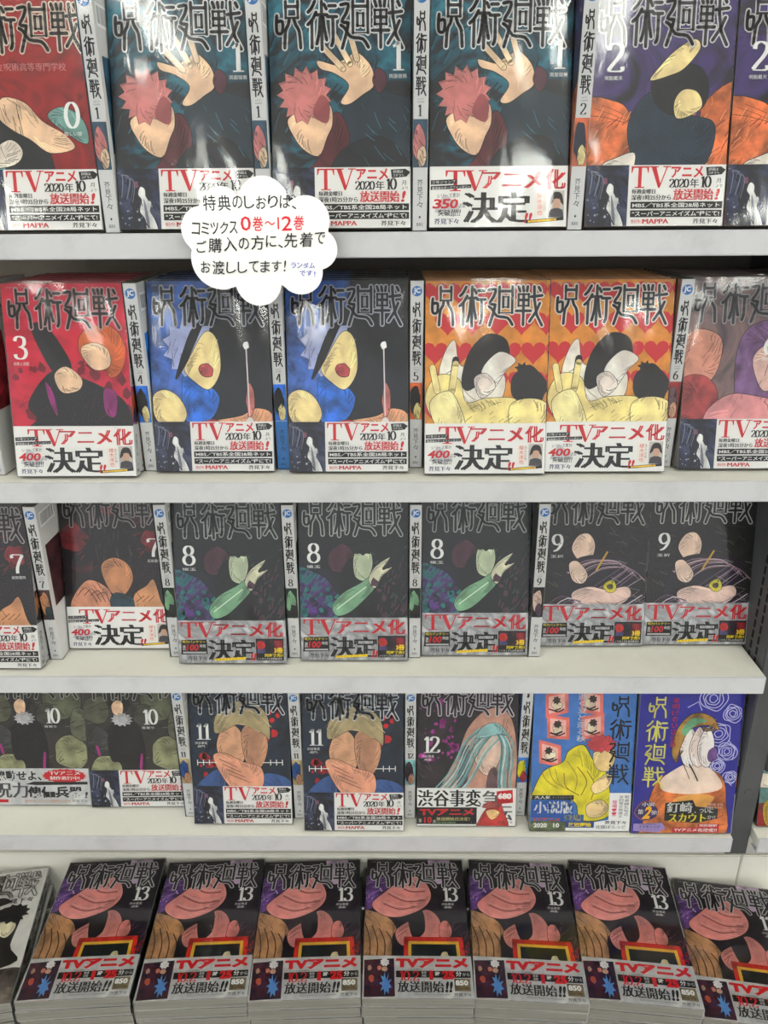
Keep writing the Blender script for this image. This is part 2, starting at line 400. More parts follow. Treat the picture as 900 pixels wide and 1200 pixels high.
def art3(c):
    c.rect(0, 0, c.w, c.h, wash([(176, 20, 52), (214, 30, 66), (190, 24, 58)], 16))
    c.specks((120, 14, 40), 0, .4, 1, .8, 30, 2, 7)
    c.blob((26, 22, 28), [(.14,.62),(.26,.5),(.4,.44),(.6,.48),(.8,.54),(.96,.62),(1.0,.8),(.8,.9),(.5,1.0),(.1,1.0),(.02,.8),(.2,.7)])
    c.blob((28, 24, 30), [(.22,.23),(.34,.21),(.52,.4),(.46,.48),(.36,.44)])
    c.blob(PEACH, [(.38,.46),(.48,.42),(.6,.48),(.58,.54),(.46,.56),(.4,.53)])
    c.blob((206, 104, 52), [(.6,.28),(.7,.22),(.88,.22),(.98,.32),(.94,.44),(.84,.48),(.78,.42),(.62,.38)])
    c.blob(PEACH, [(.62,.32),(.74,.3),(.84,.34),(.84,.42),(.72,.44),(.63,.38)])
    c.blob((150, 40, 120), [(.78,.54),(.88,.56),(.86,.68),(.78,.66)], .3)
    c.blob((150, 150, 170), [(.7,.84),(.84,.8),(.92,.9),(.7,.94)], .4)
    c.blob((150, 40, 120), [(.3,.5),(.36,.56),(.38,.68),(.32,.6)], .3)
    c.hatch((90, 20, 40), 0, .6, 1, .9, 40, 12, .9)
def art4(c):
    c.rect(0, 0, c.w, c.h, wash([(20, 22, 30), (26, 30, 40), (22, 24, 34)], 12))
    c.blob((54, 92, 160), [(-.1,-.1),(.5,-.05),(.46,.2),(.5,.4),(.46,.66),(.3,.8),(-.1,.8)], 0, .35)
    c.blob((20, 24, 40), [(-.1,.72),(.2,.68),(.36,.76),(.4,1.1),(-.1,1.1)], 0)
    c.blob((40, 110, 200), [(.26,.5),(.42,.52),(.56,.6),(.48,.72),(.28,.74)], .4, .25)
    c.burst((168, 176, 214), .34, .34, .24, .16, 12, .25)
    c.blob((22, 24, 32), [(.2,.5),(.34,.26),(.46,.2),(.42,.26),(.28,.44)])
    c.blob(CREAM, [(.32,.4),(.46,.26),(.56,.3),(.58,.46),(.48,.56),(.36,.52),(.28,.46)])
    c.ell((190, 78, 84), .46, .46, .06, .035, .6, .3)
    c.blob(CREAM, [(.0,.6),(.1,.56),(.22,.6),(.28,.7),(.16,.78),(.02,.72)])
    c.blob((222, 168, 130), [(.38,.74),(.56,.72),(.74,.7),(.88,.66),(1.02,.72),(1.02,1.0),(.66,1.0),(.62,.82),(.46,.8)])
    c.blob((176, 50, 56), [(.36,.75),(.5,.72),(.58,.75),(.46,.8)], .3); c.ell((200, 120, 110), .82, .62, .035, .09, .4)
    c.stroke(c.F([(.8,.34),(.81,.7)]), 1.2, ink((226, 216, 222))); c.ell((236, 226, 228), .8, .33, .025, .02, 0); c.ell((236, 226, 228), .81, .74, .035, .03, 0)
def heart(c, x, y, r, col):
    p = []
    for i in range(20):
        t = 2*pi*i/20
        p.append((x*c.w+r*16*sin(t)**3/16, c.h*(1-y)+r*(13*cos(t)-5*cos(2*t)-2*cos(3*t)-cos(4*t))/16))
    c.poly(p, ink(col), up=False)
def art5(c):
    c.rect(0, 0, c.w, c.h, ink((216, 146, 60), var=.08)); c.up()
    for r in range(7):
        for q in range(6): heart(c, .08+q*.2+(r % 2)*.1, .06+r*.15, 11.5, (204, 48, 58))
    c.blob((236, 228, 218), [(.12,.5),(.16,.36),(.24,.3),(.28,.42),(.4,.44),(.56,.44),(.66,.5),(.6,.62),(.3,.62)])
    c.blob((30, 26, 28), [(.3,.5),(.36,.36),(.5,.27),(.66,.3),(.68,.42),(.56,.46),(.48,.42),(.44,.52),(.34,.56)])
    c.blob((238, 230, 222), [(.46,.46),(.6,.36),(.74,.4),(.66,.46),(.54,.56)]); c.blob((226, 214, 206), [(.4,.5),(.5,.47),(.58,.54),(.46,.6)])
    c.blob((238, 218, 150), [(.0,.6),(.1,.48),(.28,.5),(.34,.62),(.5,.6),(.74,.6),(.95,.66),(1.05,.8),(1.05,1.05),(.2,1.05),(.16,.9),(.3,.84),(.1,.74)])
    c.stroke(c.F([(.1,.56),(.06,.44)]), 6.5, ink((24, 20, 22))); c.stroke(c.F([(.1,.56),(.06,.44)]), 5.6, ink((240, 220, 160), var=.1))
    c.stroke(c.F([(.22,.56),(.25,.4)]), 6.5, ink((24, 20, 22))); c.stroke(c.F([(.22,.56),(.25,.42)]), 5.6, ink((240, 220, 160), var=.1))
    c.blob((240, 224, 170), [(.04,.62),(.2,.56),(.3,.66),(.34,.78),(.24,.84),(.1,.76)])
    c.ell((34, 30, 32), .86, .54, .15, .1); c.burst((34, 30, 32), .8, .44, .07, .03, 7, .5)
    c.blob((240, 220, 156), [(.7,.64),(.86,.6),(1.02,.64),(1.02,.8),(.84,.84),(.72,.78)])
    c.blob((30, 28, 30), [(-.05,.8),(.12,.8),(.28,.86),(.24,1.0),(-.05,1.0)])
    c.hatch((90, 70, 50), .3, .62, .8, .85, 20, 9, .5, .3); c.blob((252, 240, 200), [(.34,.78),(.5,.74),(.62,.86),(.4,.94)], 0)
def art6(c):
    c.rect(0, 0, c.w, c.h, wash([(96, 86, 90), (140, 112, 112), (84, 74, 84)], 13))
    c.blob((206, 148, 128), [(.0,.3),(.14,.26),(.3,.32),(.26,.5),(.1,.56),(-.05,.5)])
    c.blob((150, 60, 60), [(-.05,.56),(.16,.5),(.3,.62),(.2,.9),(-.05,.95)], .4, .3)
    c.blob((118, 84, 128), [(.42,.5),(.46,.3),(.62,.22),(.84,.24),(.96,.36),(1.0,.6),(.86,.7),(.5,.7)], .5, .25)
    c.blob((226, 190, 180), [(.56,.42),(.68,.34),(.82,.4),(.8,.54),(.66,.58)])
    c.blob((214, 150, 152), [(.2,.7),(.4,.6),(.7,.62),(1.05,.66),(1.05,.86),(.5,.9),(.22,.84)])
    c.blob((228, 202, 160), [(.24,.9),(.5,.84),(1.05,.86),(1.05,1.05),(.24,1.05)])
    c.hatch((110, 50, 60), 0, .3, 1, .9, 60, 12, 1.1)
def art7(c):
    c.rect(0, 0, c.w, c.h, wash([(24, 22, 28), (40, 26, 32), (96, 26, 34)], 15, [.35, .55, .72]))
    c.ell((120, 30, 38), .13, .3, .12, .09, .4, 0, .2, .3); c.ell((120, 30, 38), .86, .32, .09, .07, .4, 0, .2, .3); c.ell((130, 32, 40), .5, .12, .1, .05, .4, 0, .2, .3)
    c.hatch((120, 34, 40), 0, .2, 1, .45, 30, 9, .6, .7); c.hatch((70, 60, 66), 0, .2, 1, .9, 24, 12, 1.2, .5)
    c.burst((24, 22, 26), .46, .34, .26, .2, 20, .3); c.hatch((84, 72, 70), .28, .2, .66, .45, 22, 10, -1.4, .4)
    c.blob((196, 140, 100), [(.36,.48),(.48,.42),(.62,.46),(.66,.56),(.56,.66),(.44,.64)])
    c.blob((206, 146, 116), [(.1,.64),(.24,.56),(.42,.62),(.44,.72),(.34,.8),(.14,.82),(.04,.74)])
    for k in range(4): c.stroke(c.F(smooth([(.12+.06*k,.66),(.2+.06*k,.61+.01*k),(.3+.04*k,.7)], 4, False)), .8, ink((90, 44, 36)), caps=False)
    c.blob((204, 150, 108), [(.66,.66),(.78,.6),(.86,.56),(.92,.7),(1.0,.8),(.84,.86),(.66,.8)])
    c.ell((34, 62, 74), .54, .72, .12, .08)
    for k in range(3): c.stroke(c.F([(.68+.06*k,.7),(.76+.05*k,.66)]), .7, ink((90, 50, 36)), caps=False)
    c.hatch((20, 16, 20), 0, .4, 1, .9, 30, 12, -1.2)
def art8(c):
    c.rect(0, 0, c.w, c.h, wash([(20, 22, 26), (28, 30, 34), (26, 26, 34)], 12))
    c.blob((30, 34, 44), [(-.1,.4),(.2,.42),(.36,.5),(.44,.7),(.5,1.05),(-.1,1.05)], 0); c.poly(c.F(smooth([(-.1,.46),(.16,.46),(.3,.54),(.38,.7),(.44,1.05),(-.1,1.05)])), wash([(40, 36, 60), (84, 54, 120), (34, 124, 122), (40, 60, 80)], 30, [.36, .48, .56, .66])); c.hatch((90, 52, 74), .6, .4, .98, .8, 40, 8, 1.2, .9); c.hatch((44, 92, 80), .45, .3, 1, .95, 30, 8, .9, .7)
    c.specks((34, 110, 108), .0, .55, .4, .82, 18, 2, 5, .3); c.specks((84, 50, 120), .0, .6, .45, .85, 14, 2, 4, .3)
    c.blob((70, 40, 52), [(.28,.34),(.4,.28),(.5,.34),(.44,.44),(.3,.44)], .3, .3)
    c.blob((20, 24, 24), [(.4,.44),(.52,.36),(.7,.4),(.76,.54),(.7,.7),(.9,.82),(.9,1.0),(.3,1.0),(.36,.7)])
    c.blob((196, 206, 178), [(.5,.38),(.54,.31),(.64,.3),(.68,.4),(.62,.5),(.52,.48)]); c.burst((24, 32, 28), .59, .3, .12, .05, 10, .3)
    c.blob((128, 172, 138), [(.3,.66),(.4,.58),(.56,.52),(.66,.48),(.7,.54),(.6,.62),(.46,.7),(.34,.72)])
    c.blob((214, 212, 186), [(.64,.5),(.7,.42),(.84,.36),(.76,.44),(.86,.42),(.76,.48),(.7,.55)]); c.stroke(c.F([(.34,.68),(.5,.6),(.62,.54)]), 1.2, ink((220, 236, 214)), caps=False)
    c.blob((60, 104, 84), [(.8,.88),(.9,.76),(1.02,.74),(1.02,1.0),(.76,1.0)], .4, .3); c.specks((74, 50, 62), .66, .5, 1, .75, 8, 2, 5, .3)
def art9(c):
    c.rect(0, 0, c.w, c.h, wash([(22, 22, 22), (34, 34, 32), (26, 26, 28)], 14))
    c.hatch((74, 72, 66), 0, .2, 1, .95, 60, 14, -.5, .6); c.hatch((10, 10, 10), 0, .2, 1, .95, 40, 16, -.5, 1.0)
    c.burst((22, 20, 22), .44, .33, .24, .13, 17, .4)
    c.blob((222, 196, 178), [(.28,.38),(.34,.3),(.44,.29),(.5,.36),(.46,.46),(.36,.46)])
    c.blob((34, 28, 38), [(.18,.6),(.3,.46),(.5,.42),(.74,.42),(.9,.5),(.86,.6),(.9,.8),(.6,.8),(.2,.78)])
    c.flow([(150, 120, 130), (60, 40, 60), (190, 170, 180)], [(.3,.56),(.5,.48),(.75,.48),(.9,.56)], 10, .18, 1.0); c.flow([(110, 84, 110), (36, 28, 40), (170, 150, 166)], [(.36,.8),(.5,.7),(.7,.6),(.86,.52)], 9, .2, 1.1)
    c.blob((224, 200, 184), [(.26,.48),(.34,.46),(.44,.54),(.4,.6),(.3,.58)]); c.blob((216, 190, 180), [(.3,.66),(.46,.62),(.64,.64),(.82,.62),(.86,.68),(.74,.74),(.5,.74),(.34,.74)])
    c.ell((196, 186, 40), .66, .62, .06, .04); c.ell((60, 56, 20), .66, .62, .03, .018, 0)
    c.stroke(c.F([(.52,.52),(.62,.4)]), 2, ink((200, 160, 60)), caps=False)
    c.flow([(120, 96, 110), (70, 50, 70), (200, 190, 200)], [(.02,.84),(.3,.7),(.5,.8),(.8,.76),(1,.68)], 7, .16, 1.0)
    c.hatch((150, 140, 150), .5, .45, 1, .8, 24, 12, -.5, .3)
def art10(c):
    c.rect(0, 0, c.w, c.h, wash([(40, 38, 38), (58, 54, 52), (34, 34, 38)], 14))
    for x, y, rx, ry, col in ((.78,.24,.2,.14,(96,100,78)), (.12,.3,.14,.1,(92,92,74)), (.84,.62,.18,.12,(140,142,108)), (.2,.74,.2,.12,(146,148,112)), (.6,.34,.1,.08,(74,74,66)), (.96,.42,.12,.12,(104,106,86)), (.12,.52,.12,.1,(58,58,58))):
        c.ell(col, x, y, rx, ry, .6, 0, .1, .2)
    c.hatch((30, 30, 28), 0, .2, 1, .85, 60, 12, .3, .5); c.hatch((126, 124, 108), 0, .2, 1, .85, 40, 8, .4, .4)
    c.blob((26, 24, 28), [(.22,.5),(.32,.36),(.46,.36),(.56,.44),(.6,.6),(.58,.8),(.6,1.0),(.36,1.0),(.34,.7),(.24,.66)])
    c.burst((24, 22, 26), .36, .24, .12, .1, 12, .25); c.blob(PEACH, [(.28,.27),(.34,.23),(.4,.26),(.38,.34),(.3,.33)])
    c.burst((186, 184, 188), .38, .37, .12, .05, 12, .3); c.stroke(c.F([(.56,.62),(.54,.72),(.6,.84)]), 3, ink((180, 50, 140), var=.2)); c.stroke(c.F([(.1,.56),(.12,.62)]), 3, ink((180, 50, 140)))
def art11(c):
    c.rect(0, 0, c.w, c.h, wash([(20, 28, 44), (26, 46, 70), (18, 24, 38)], 14))
    c.specks((190, 26, 40), .72, .2, .95, .45, 9, 2, 6); c.specks((190, 26, 40), .08, .44, .3, .72, 9, 1.5, 6)
    c.blob((58, 92, 150), [(-.02,.8),(.14,.66),(.3,.62),(.34,.8),(.3,1.0),(-.02,1.0)]); c.blob((58, 92, 150), [(.68,.7),(.8,.64),(1.02,.72),(1.02,1.0),(.66,1.0)])
    c.blob((214, 168, 134), [(.26,.44),(.36,.3),(.5,.34),(.56,.5),(.44,.62),(.32,.58)]); c.blob((196, 148, 118), [(.52,.34),(.7,.3),(.78,.44),(.7,.6),(.56,.58)])
    c.blob((176, 160, 122), [(.24,.34),(.28,.22),(.44,.15),(.64,.15),(.78,.24),(.8,.4),(.72,.36),(.5,.3),(.3,.36)]); c.flow([(116, 100, 70), (206, 192, 156)], [(.28,.3),(.4,.2),(.6,.2),(.76,.3)], 6, .1, .6)
    c.blob((222, 164, 136), [(.22,.52),(.34,.5),(.52,.56),(.7,.6),(.72,.72),(.6,.8),(.42,.76),(.3,.66)])
    for k in range(4): c.stroke(c.F([(.28+.03*k,.54+.035*k),(.46+.04*k,.6+.035*k)]), .7, ink((110, 60, 50)), caps=False)
    c.stroke(c.F([(.06,.565),(.26,.565)]), 1, ink(W), caps=False); c.stroke(c.F([(.72,.565),(.92,.565)]), 1, ink(W), caps=False)
    for x in (.06, .92, .12, .18, .8, .86): c.stroke(c.F([(x,.545),(x,.585)]), 1, ink(W), up=False, caps=False)
def art12(c):
    c.rect(0, 0, c.w, c.h, wash([(44, 36, 46), (34, 30, 38), (60, 44, 56)], 12))
    c.specks((150, 40, 130), .02, .1, .4, .55, 50, .6, 4.5, .3); c.hatch((110, 80, 100), 0, .5, .5, .95, 20, 10, -1, .5)
    c.blob((196, 150, 132), [(.4,.5),(.5,.32),(.66,.2),(.84,.18),(.96,.3),(1.0,.6),(.9,.9),(.3,.96),(.2,.8)])
    c.blob((224, 196, 180), [(.56,.44),(.68,.34),(.8,.36),(.84,.5),(.74,.64),(.62,.6)])
    c.blob((110, 84, 90), [(.44,.5),(.52,.44),(.5,.7),(.4,.8)], .3); c.blob((110, 84, 90), [(.72,.62),(.8,.6),(.82,.78),(.7,.8)], .3)
    c.flow([(128, 178, 180), (90, 140, 146), (186, 214, 212)], [(.7,.34),(.56,.46),(.4,.68),(.06,.92)], 10, .2, 1.8)
    c.flow([(128, 178, 180), (90, 140, 146), (186, 214, 212)], [(.78,.3),(.9,.44),(.88,.7),(.94,.95)], 7, .14, 1.8)
    c.blob((150, 190, 190), [(.58,.38),(.66,.3),(.8,.28),(.9,.36),(.8,.36),(.66,.38)], .4)
def art13(c):
    c.rect(0, 0, c.w, c.h, wash([(26, 22, 30), (40, 32, 44), (30, 26, 34)], 12))
    c.blob((92, 60, 120), [(-.05,.16),(.14,.14),(.22,.24),(.12,.36),(-.05,.4)], 0, .45, scale=40); c.blob((196, 168, 206), [(.66,-.05),(.86,-.05),(.84,.12),(.74,.2),(.66,.1)], 0, .3)
    c.specks((206, 180, 220), 0, .12, .2, .36, 16, .4, 1.2); c.hatch((190, 150, 214), -.05, .14, .2, .36, 16, 9, .5, .5); c.hatch((110, 70, 100), .7, .5, 1, .95, 30, 8, .8, .7)
    c.blob((172, 130, 92), [(-.05,.46),(.1,.42),(.26,.48),(.34,.6),(.4,.78),(.3,1.0),(-.05,1.0)], .6, .25)
    for k in range(5): c.stroke(c.F(smooth([(.0+.07*k,.5+.02*k),(.06+.07*k,.66),(.02+.07*k,.9)], 4, False)), 1.3, ink((78, 52, 36)), caps=False)
    c.ell((26, 22, 28), .34, .66, .08, .12, 0)
    c.blob((210, 138, 132), [(.3,.56),(.44,.48),(.6,.4),(.72,.46),(.74,.58),(.6,.64),(.36,.66)]); c.ell((206, 130, 124), .78, .55, .06, .07)
    c.blob((34, 28, 34), [(.42,.4),(.56,.4),(.58,.56),(.46,.6)], 0)
    c.blob((226, 152, 146), [(.06,.36),(.2,.26),(.34,.18),(.5,.14),(.6,.18),(.66,.28),(.62,.36),(.5,.42),(.32,.46),(.16,.44)], .7)
    for a in ([(.3,.2),(.44,.26),(.6,.26)], [(.22,.28),(.4,.34),(.6,.33)], [(.18,.36),(.34,.4),(.5,.38)], [(.44,.15),(.5,.22)]):
        c.stroke(c.F(smooth([tuple(p) for p in a], 4, False)), 1.5, ink((150, 84, 84)), caps=False)
        c.stroke(c.F(smooth([(p[0], p[1]-.02) for p in a], 4, False)), 1.0, ink((236, 182, 176)), caps=False)
    fr = [(.38,.6),(.94,.6),(.98,1.1),(.36,1.1)]
    c.blob((190, 40, 36), fr, .3, sm=False, var=.2); c.blob((222, 178, 60), [(.42,.63),(.9,.63),(.93,1.1),(.4,1.1)], .3, sm=False)
    c.poly(c.F([(.45,.65),(.87,.65),(.9,1.1),(.43,1.1)]), wash([(18, 24, 26), (24, 34, 36), (30, 70, 66)], 20, [.4, .56, .72]))
    c.ell((200, 190, 150), .76, .72, .04, .02, 0, 0, .3); c.specks((130, 90, 60), .46, .84, .54, .92, 6, 1, 3); c.specks((150, 30, 40), .92, .6, 1, .9, 10, 1, 3)
def art_nov1(c):
    c.rect(0, 0, c.w, c.h, ink((70, 128, 200), var=.05))
    for x, y, t in ((.22,.12,.03), (.56,.11,-.03), (.24,.28,-.02), (.58,.27,.03), (.17,.46,-.04)):
        p = [(x-.11,y-.075+t*.5),(x+.11,y-.075-t*.5),(x+.12,y+.075-t*.5),(x-.1,y+.085+t*.5)]
        c.blob((232, 124, 112), p, 0, .12, sm=False); c.poly(c.F([(x+(a-x)*.72, y+(b-y)*.72) for a, b in p]), ink((244, 190, 180), var=.08))
        q = RNG.uniform(-.02, .02); c.ell((240, 214, 190), x-q, y+.01, .055, .03, .4, RNG.uniform(0, 3)); c.burst((60, 44, 40), x+q, y-.02, .045, .03, 7, .35, 0); c.flow([(34, 28, 30)], [(x-.06, y+.04), (x, y+.05), (x+.06, y+.035)], 2, .03, 2.2)
    c.blob((226, 214, 52), [(.02,.72),(.12,.58),(.3,.52),(.36,.44),(.5,.4),(.6,.5),(.7,.56),(.76,.62),(.8,.76),(.86,.84),(.72,.92),(.5,.92),(.44,.8),(.2,.76),(.0,.78)], .7)
    c.flow([(150, 120, 30)], [(.2,.56),(.26,.66),(.4,.72)], 4, .2, .9); c.flow([(150, 120, 30)], [(.45,.55),(.55,.65),(.5,.75)], 3, .16, .9)
    c.blob((236, 206, 150), [(.6,.46),(.7,.42),(.8,.42),(.82,.5),(.76,.58),(.64,.56)]); c.burst((206, 74, 84), .68, .39, .16, .065, 14, .25)
    c.blob((236, 208, 160), [(.6,.68),(.74,.6),(.8,.62),(.76,.7),(.64,.74)]); c.blob((236, 208, 160), [(.56,.82),(.7,.78),(.78,.84),(.7,.9),(.58,.9)])
def rose(c, x, y, r, m):
    for k in range(4):
        rr = r*(1-.23*k); n = 10
        p = [(x*c.w+rr*cos(2*pi*i/n+k)*RNG.uniform(.8, 1.1), c.h*(1-y)+rr*sin(2*pi*i/n+k)*RNG.uniform(.8, 1.1)) for i in range(n)]
        p = smooth(p, 4); c.stroke(p+[p[0]], 1.0, m, up=False, caps=False)
def art_nov2(c):
    c.rect(0, 0, c.w, c.h, ink((44, 42, 160), var=.06)); c.up(); m = ink((206, 206, 240))
    for x, y, r in ((.7,.06,15), (.9,.16,11), (.78,.3,14), (.88,.42,11), (.8,.52,9), (.94,.6,8)): rose(c, x, y, r, m)
    for a in ([(.46,.12),(.56,.08),(.6,.14)], [(.6,.2),(.7,.22),(.74,.2)], [(.7,.5),(.86,.5),(.8,.58)], [(.88,.34),(.96,.4),(.94,.48)], [(.9,.62),(.96,.66)]): c.stroke(c.F([tuple(p) for p in a]), 1.0, m, up=False, caps=False)
    c.blob((222, 116, 60), [(.1,.96),(.2,.66),(.36,.56),(.5,.52),(.7,.54),(.86,.6),(.92,.76),(.9,1.05),(.1,1.05)], .7, .3)
    c.blob((240, 220, 206), [(.26,.62),(.4,.54),(.52,.5),(.64,.5),(.8,.58),(.86,.68),(.6,.72),(.3,.7)], 0, .06); c.blob((238, 176, 90), [(.4,.76),(.6,.72),(.8,.74),(.7,.82),(.5,.84)], 0)
    for k, (dx, col) in enumerate(((0, (248, 238, 234)), (.09, (240, 222, 216)), (.17, (248, 240, 238)))):
        c.blob(col, [(.46+dx,.5), (.42+dx,.38), (.5+dx,.25), (.58+dx,.36), (.55+dx,.52)], .6, .04)
    c.blob((168, 128, 62), [(.34,.42),(.38,.26),(.52,.16),(.7,.18),(.78,.27),(.66,.24),(.5,.27),(.42,.4),(.4,.5)], .7, .3)
    c.blob((110, 170, 130), [(.42,.27),(.52,.19),(.66,.21),(.54,.24),(.46,.31)], 0, .2); c.ell((120, 80, 150), .74, .44, .045, .05)
    c.flow([(40, 30, 30), (240, 220, 206)], [(.5,.5),(.56,.56),(.6,.62)], 4, .1, 1.3)
def art_fan(c):
    c.rect(0, 0, c.w, c.h, ink((226, 224, 220), var=.03))
    c.blob((24, 22, 24), [(-.05,.3),(.3,.24),(.5,.34),(.72,.3),(.86,.36),(.84,.6),(.9,.74),(-.05,.8)])
    c.burst((214, 120, 112), .3, .42, .22, .12, 14, .25); c.blob((238, 214, 170), [(.14,.46),(.3,.4),(.46,.46),(.4,.6),(.2,.62)])
    c.blob((190, 40, 46), [(.2,.62),(.4,.58),(.5,.46),(.54,.52),(.44,.64),(.26,.68)]); c.blob((240, 226, 196), [(.66,.42),(.76,.38),(.84,.46),(.78,.54),(.68,.5)]); c.burst((22, 20, 24), .78, .36, .16, .08, 12, .3)
    c.blob((150, 120, 170), [(.36,.76),(.5,.66),(.7,.62),(.6,.7),(.46,.86)], .4, .3); c.ell((236, 206, 120), .64, .72, .12, .07); c.blob((30, 26, 28), [(.5,.26),(.62,.22),(.72,.26),(.6,.29)], 0)
    c.blob((90, 80, 76), [(-.05,.86),(.3,.8),(1.05,.78),(1.05,1.05),(-.05,1.05)], 0, .4); c.blob((190, 36, 42), [(.3,.94),(.4,.86),(.44,.9),(.36,1.02)], 0)

# ------------------------------------------------------------------ paper band prints (113 mm wide)
BH = 47.0
def band_date(c):      # TV broadcast date
    c.rect(0, 0, c.w, c.h, ink((232, 231, 229)))
    c.rect(0, 0, 34, c.h, wash([(24, 26, 44), (48, 56, 92), (90, 96, 110)], 30, [.4, .56, .72]))
    n = c.w; c.w = 34
    c.blob((26, 26, 42), [(.26,.42),(.4,.28),(.52,.36),(.5,.6),(.46,1.0),(.3,1.0),(.32,.7)], 0, .2); c.ell((130, 76, 100), .44, .26, .07, .055, 0)
    c.blob((206, 206, 204), [(.54,.3),(.64,.34),(.66,.46),(.78,.56),(.74,.7),(.84,.84),(.9,1.02),(.66,1.02),(.62,.84),(.5,.7),(.56,.52),(.48,.42)], 0, .2); c.blob((120, 122, 140), [(.6,.5),(.66,.62),(.72,.9),(.68,.98),(.62,.76)], 0, .2); c.flow([(120, 124, 140), (70, 76, 104)], [(.1,.1),(.3,.16),(.2,.5)], 5, .3, .8); c.specks((150, 156, 170), 0, .5, .9, 1, 16, .3, 1.2); c.hatch((16, 18, 30), 0, .1, 1, .9, 12, 6, -1.1, .8)
    c.w = n
    r = ink(RED); k = ink(K)
    c.serifT(36, 29.5, 50, 46, r); c.serifV(50.5, 29.5, 67, 46, r)
    c.text('アニメ', 68, 37, 94, 46, r, bold=.03); c.poly([(97, 38.5), (109, 39.5), (112, 43), (108, 45.5), (96, 45)], k); c.text('詳細は', 98, 42.2, 106, 44.6, ink(W)); c.text('コチラへ', 98, 39.6, 107, 41.6, ink(W))
    x = 67
    x = c.digits('2020', x, 29.6, 6.6, k, 1.3); c.text('年', x+1, 29.4, x+8, 36.4, k, mincho=.3); x = c.digits('10', x+9, 29.6, 8.6, k, 1.7); c.text('月', 105, 33, 108.5, 36.5, k); c.text('より', 105, 29.6, 110, 32, k)
    c.text('毎週金曜日', 37, 25, 56, 28.6, k, mincho=.3); c.text('深夜1時25分から', 37, 20, 69, 24.2, k, mincho=.3)
    c.text('放送開始', 71, 20, 103, 28.6, r, mincho=.8); c.text('!', 105, 20, 108, 28.6, r, bold=.03, shear=.2)
    c.rect(36.5, 13.4, 111, 18.8, k); c.text('MBS／TBS系全国28局ネット', 38, 14.2, 109, 18.0, ink(W), bold=.015)
    c.rect(36.5, 6.8, 111, 12.2, k); c.text('“スーパーアニメイズム”枠にて!', 38, 7.5, 109, 11.6, ink(W), bold=.015)
    c.text('制作:', 37.5, 2, 46, 5, r); c.text('MAPPA', 47, 1.8, 68, 5.4, r, mincho=.5); c.text('芥見下々', 88, 1.6, 108, 5.4, k, mincho=.3)
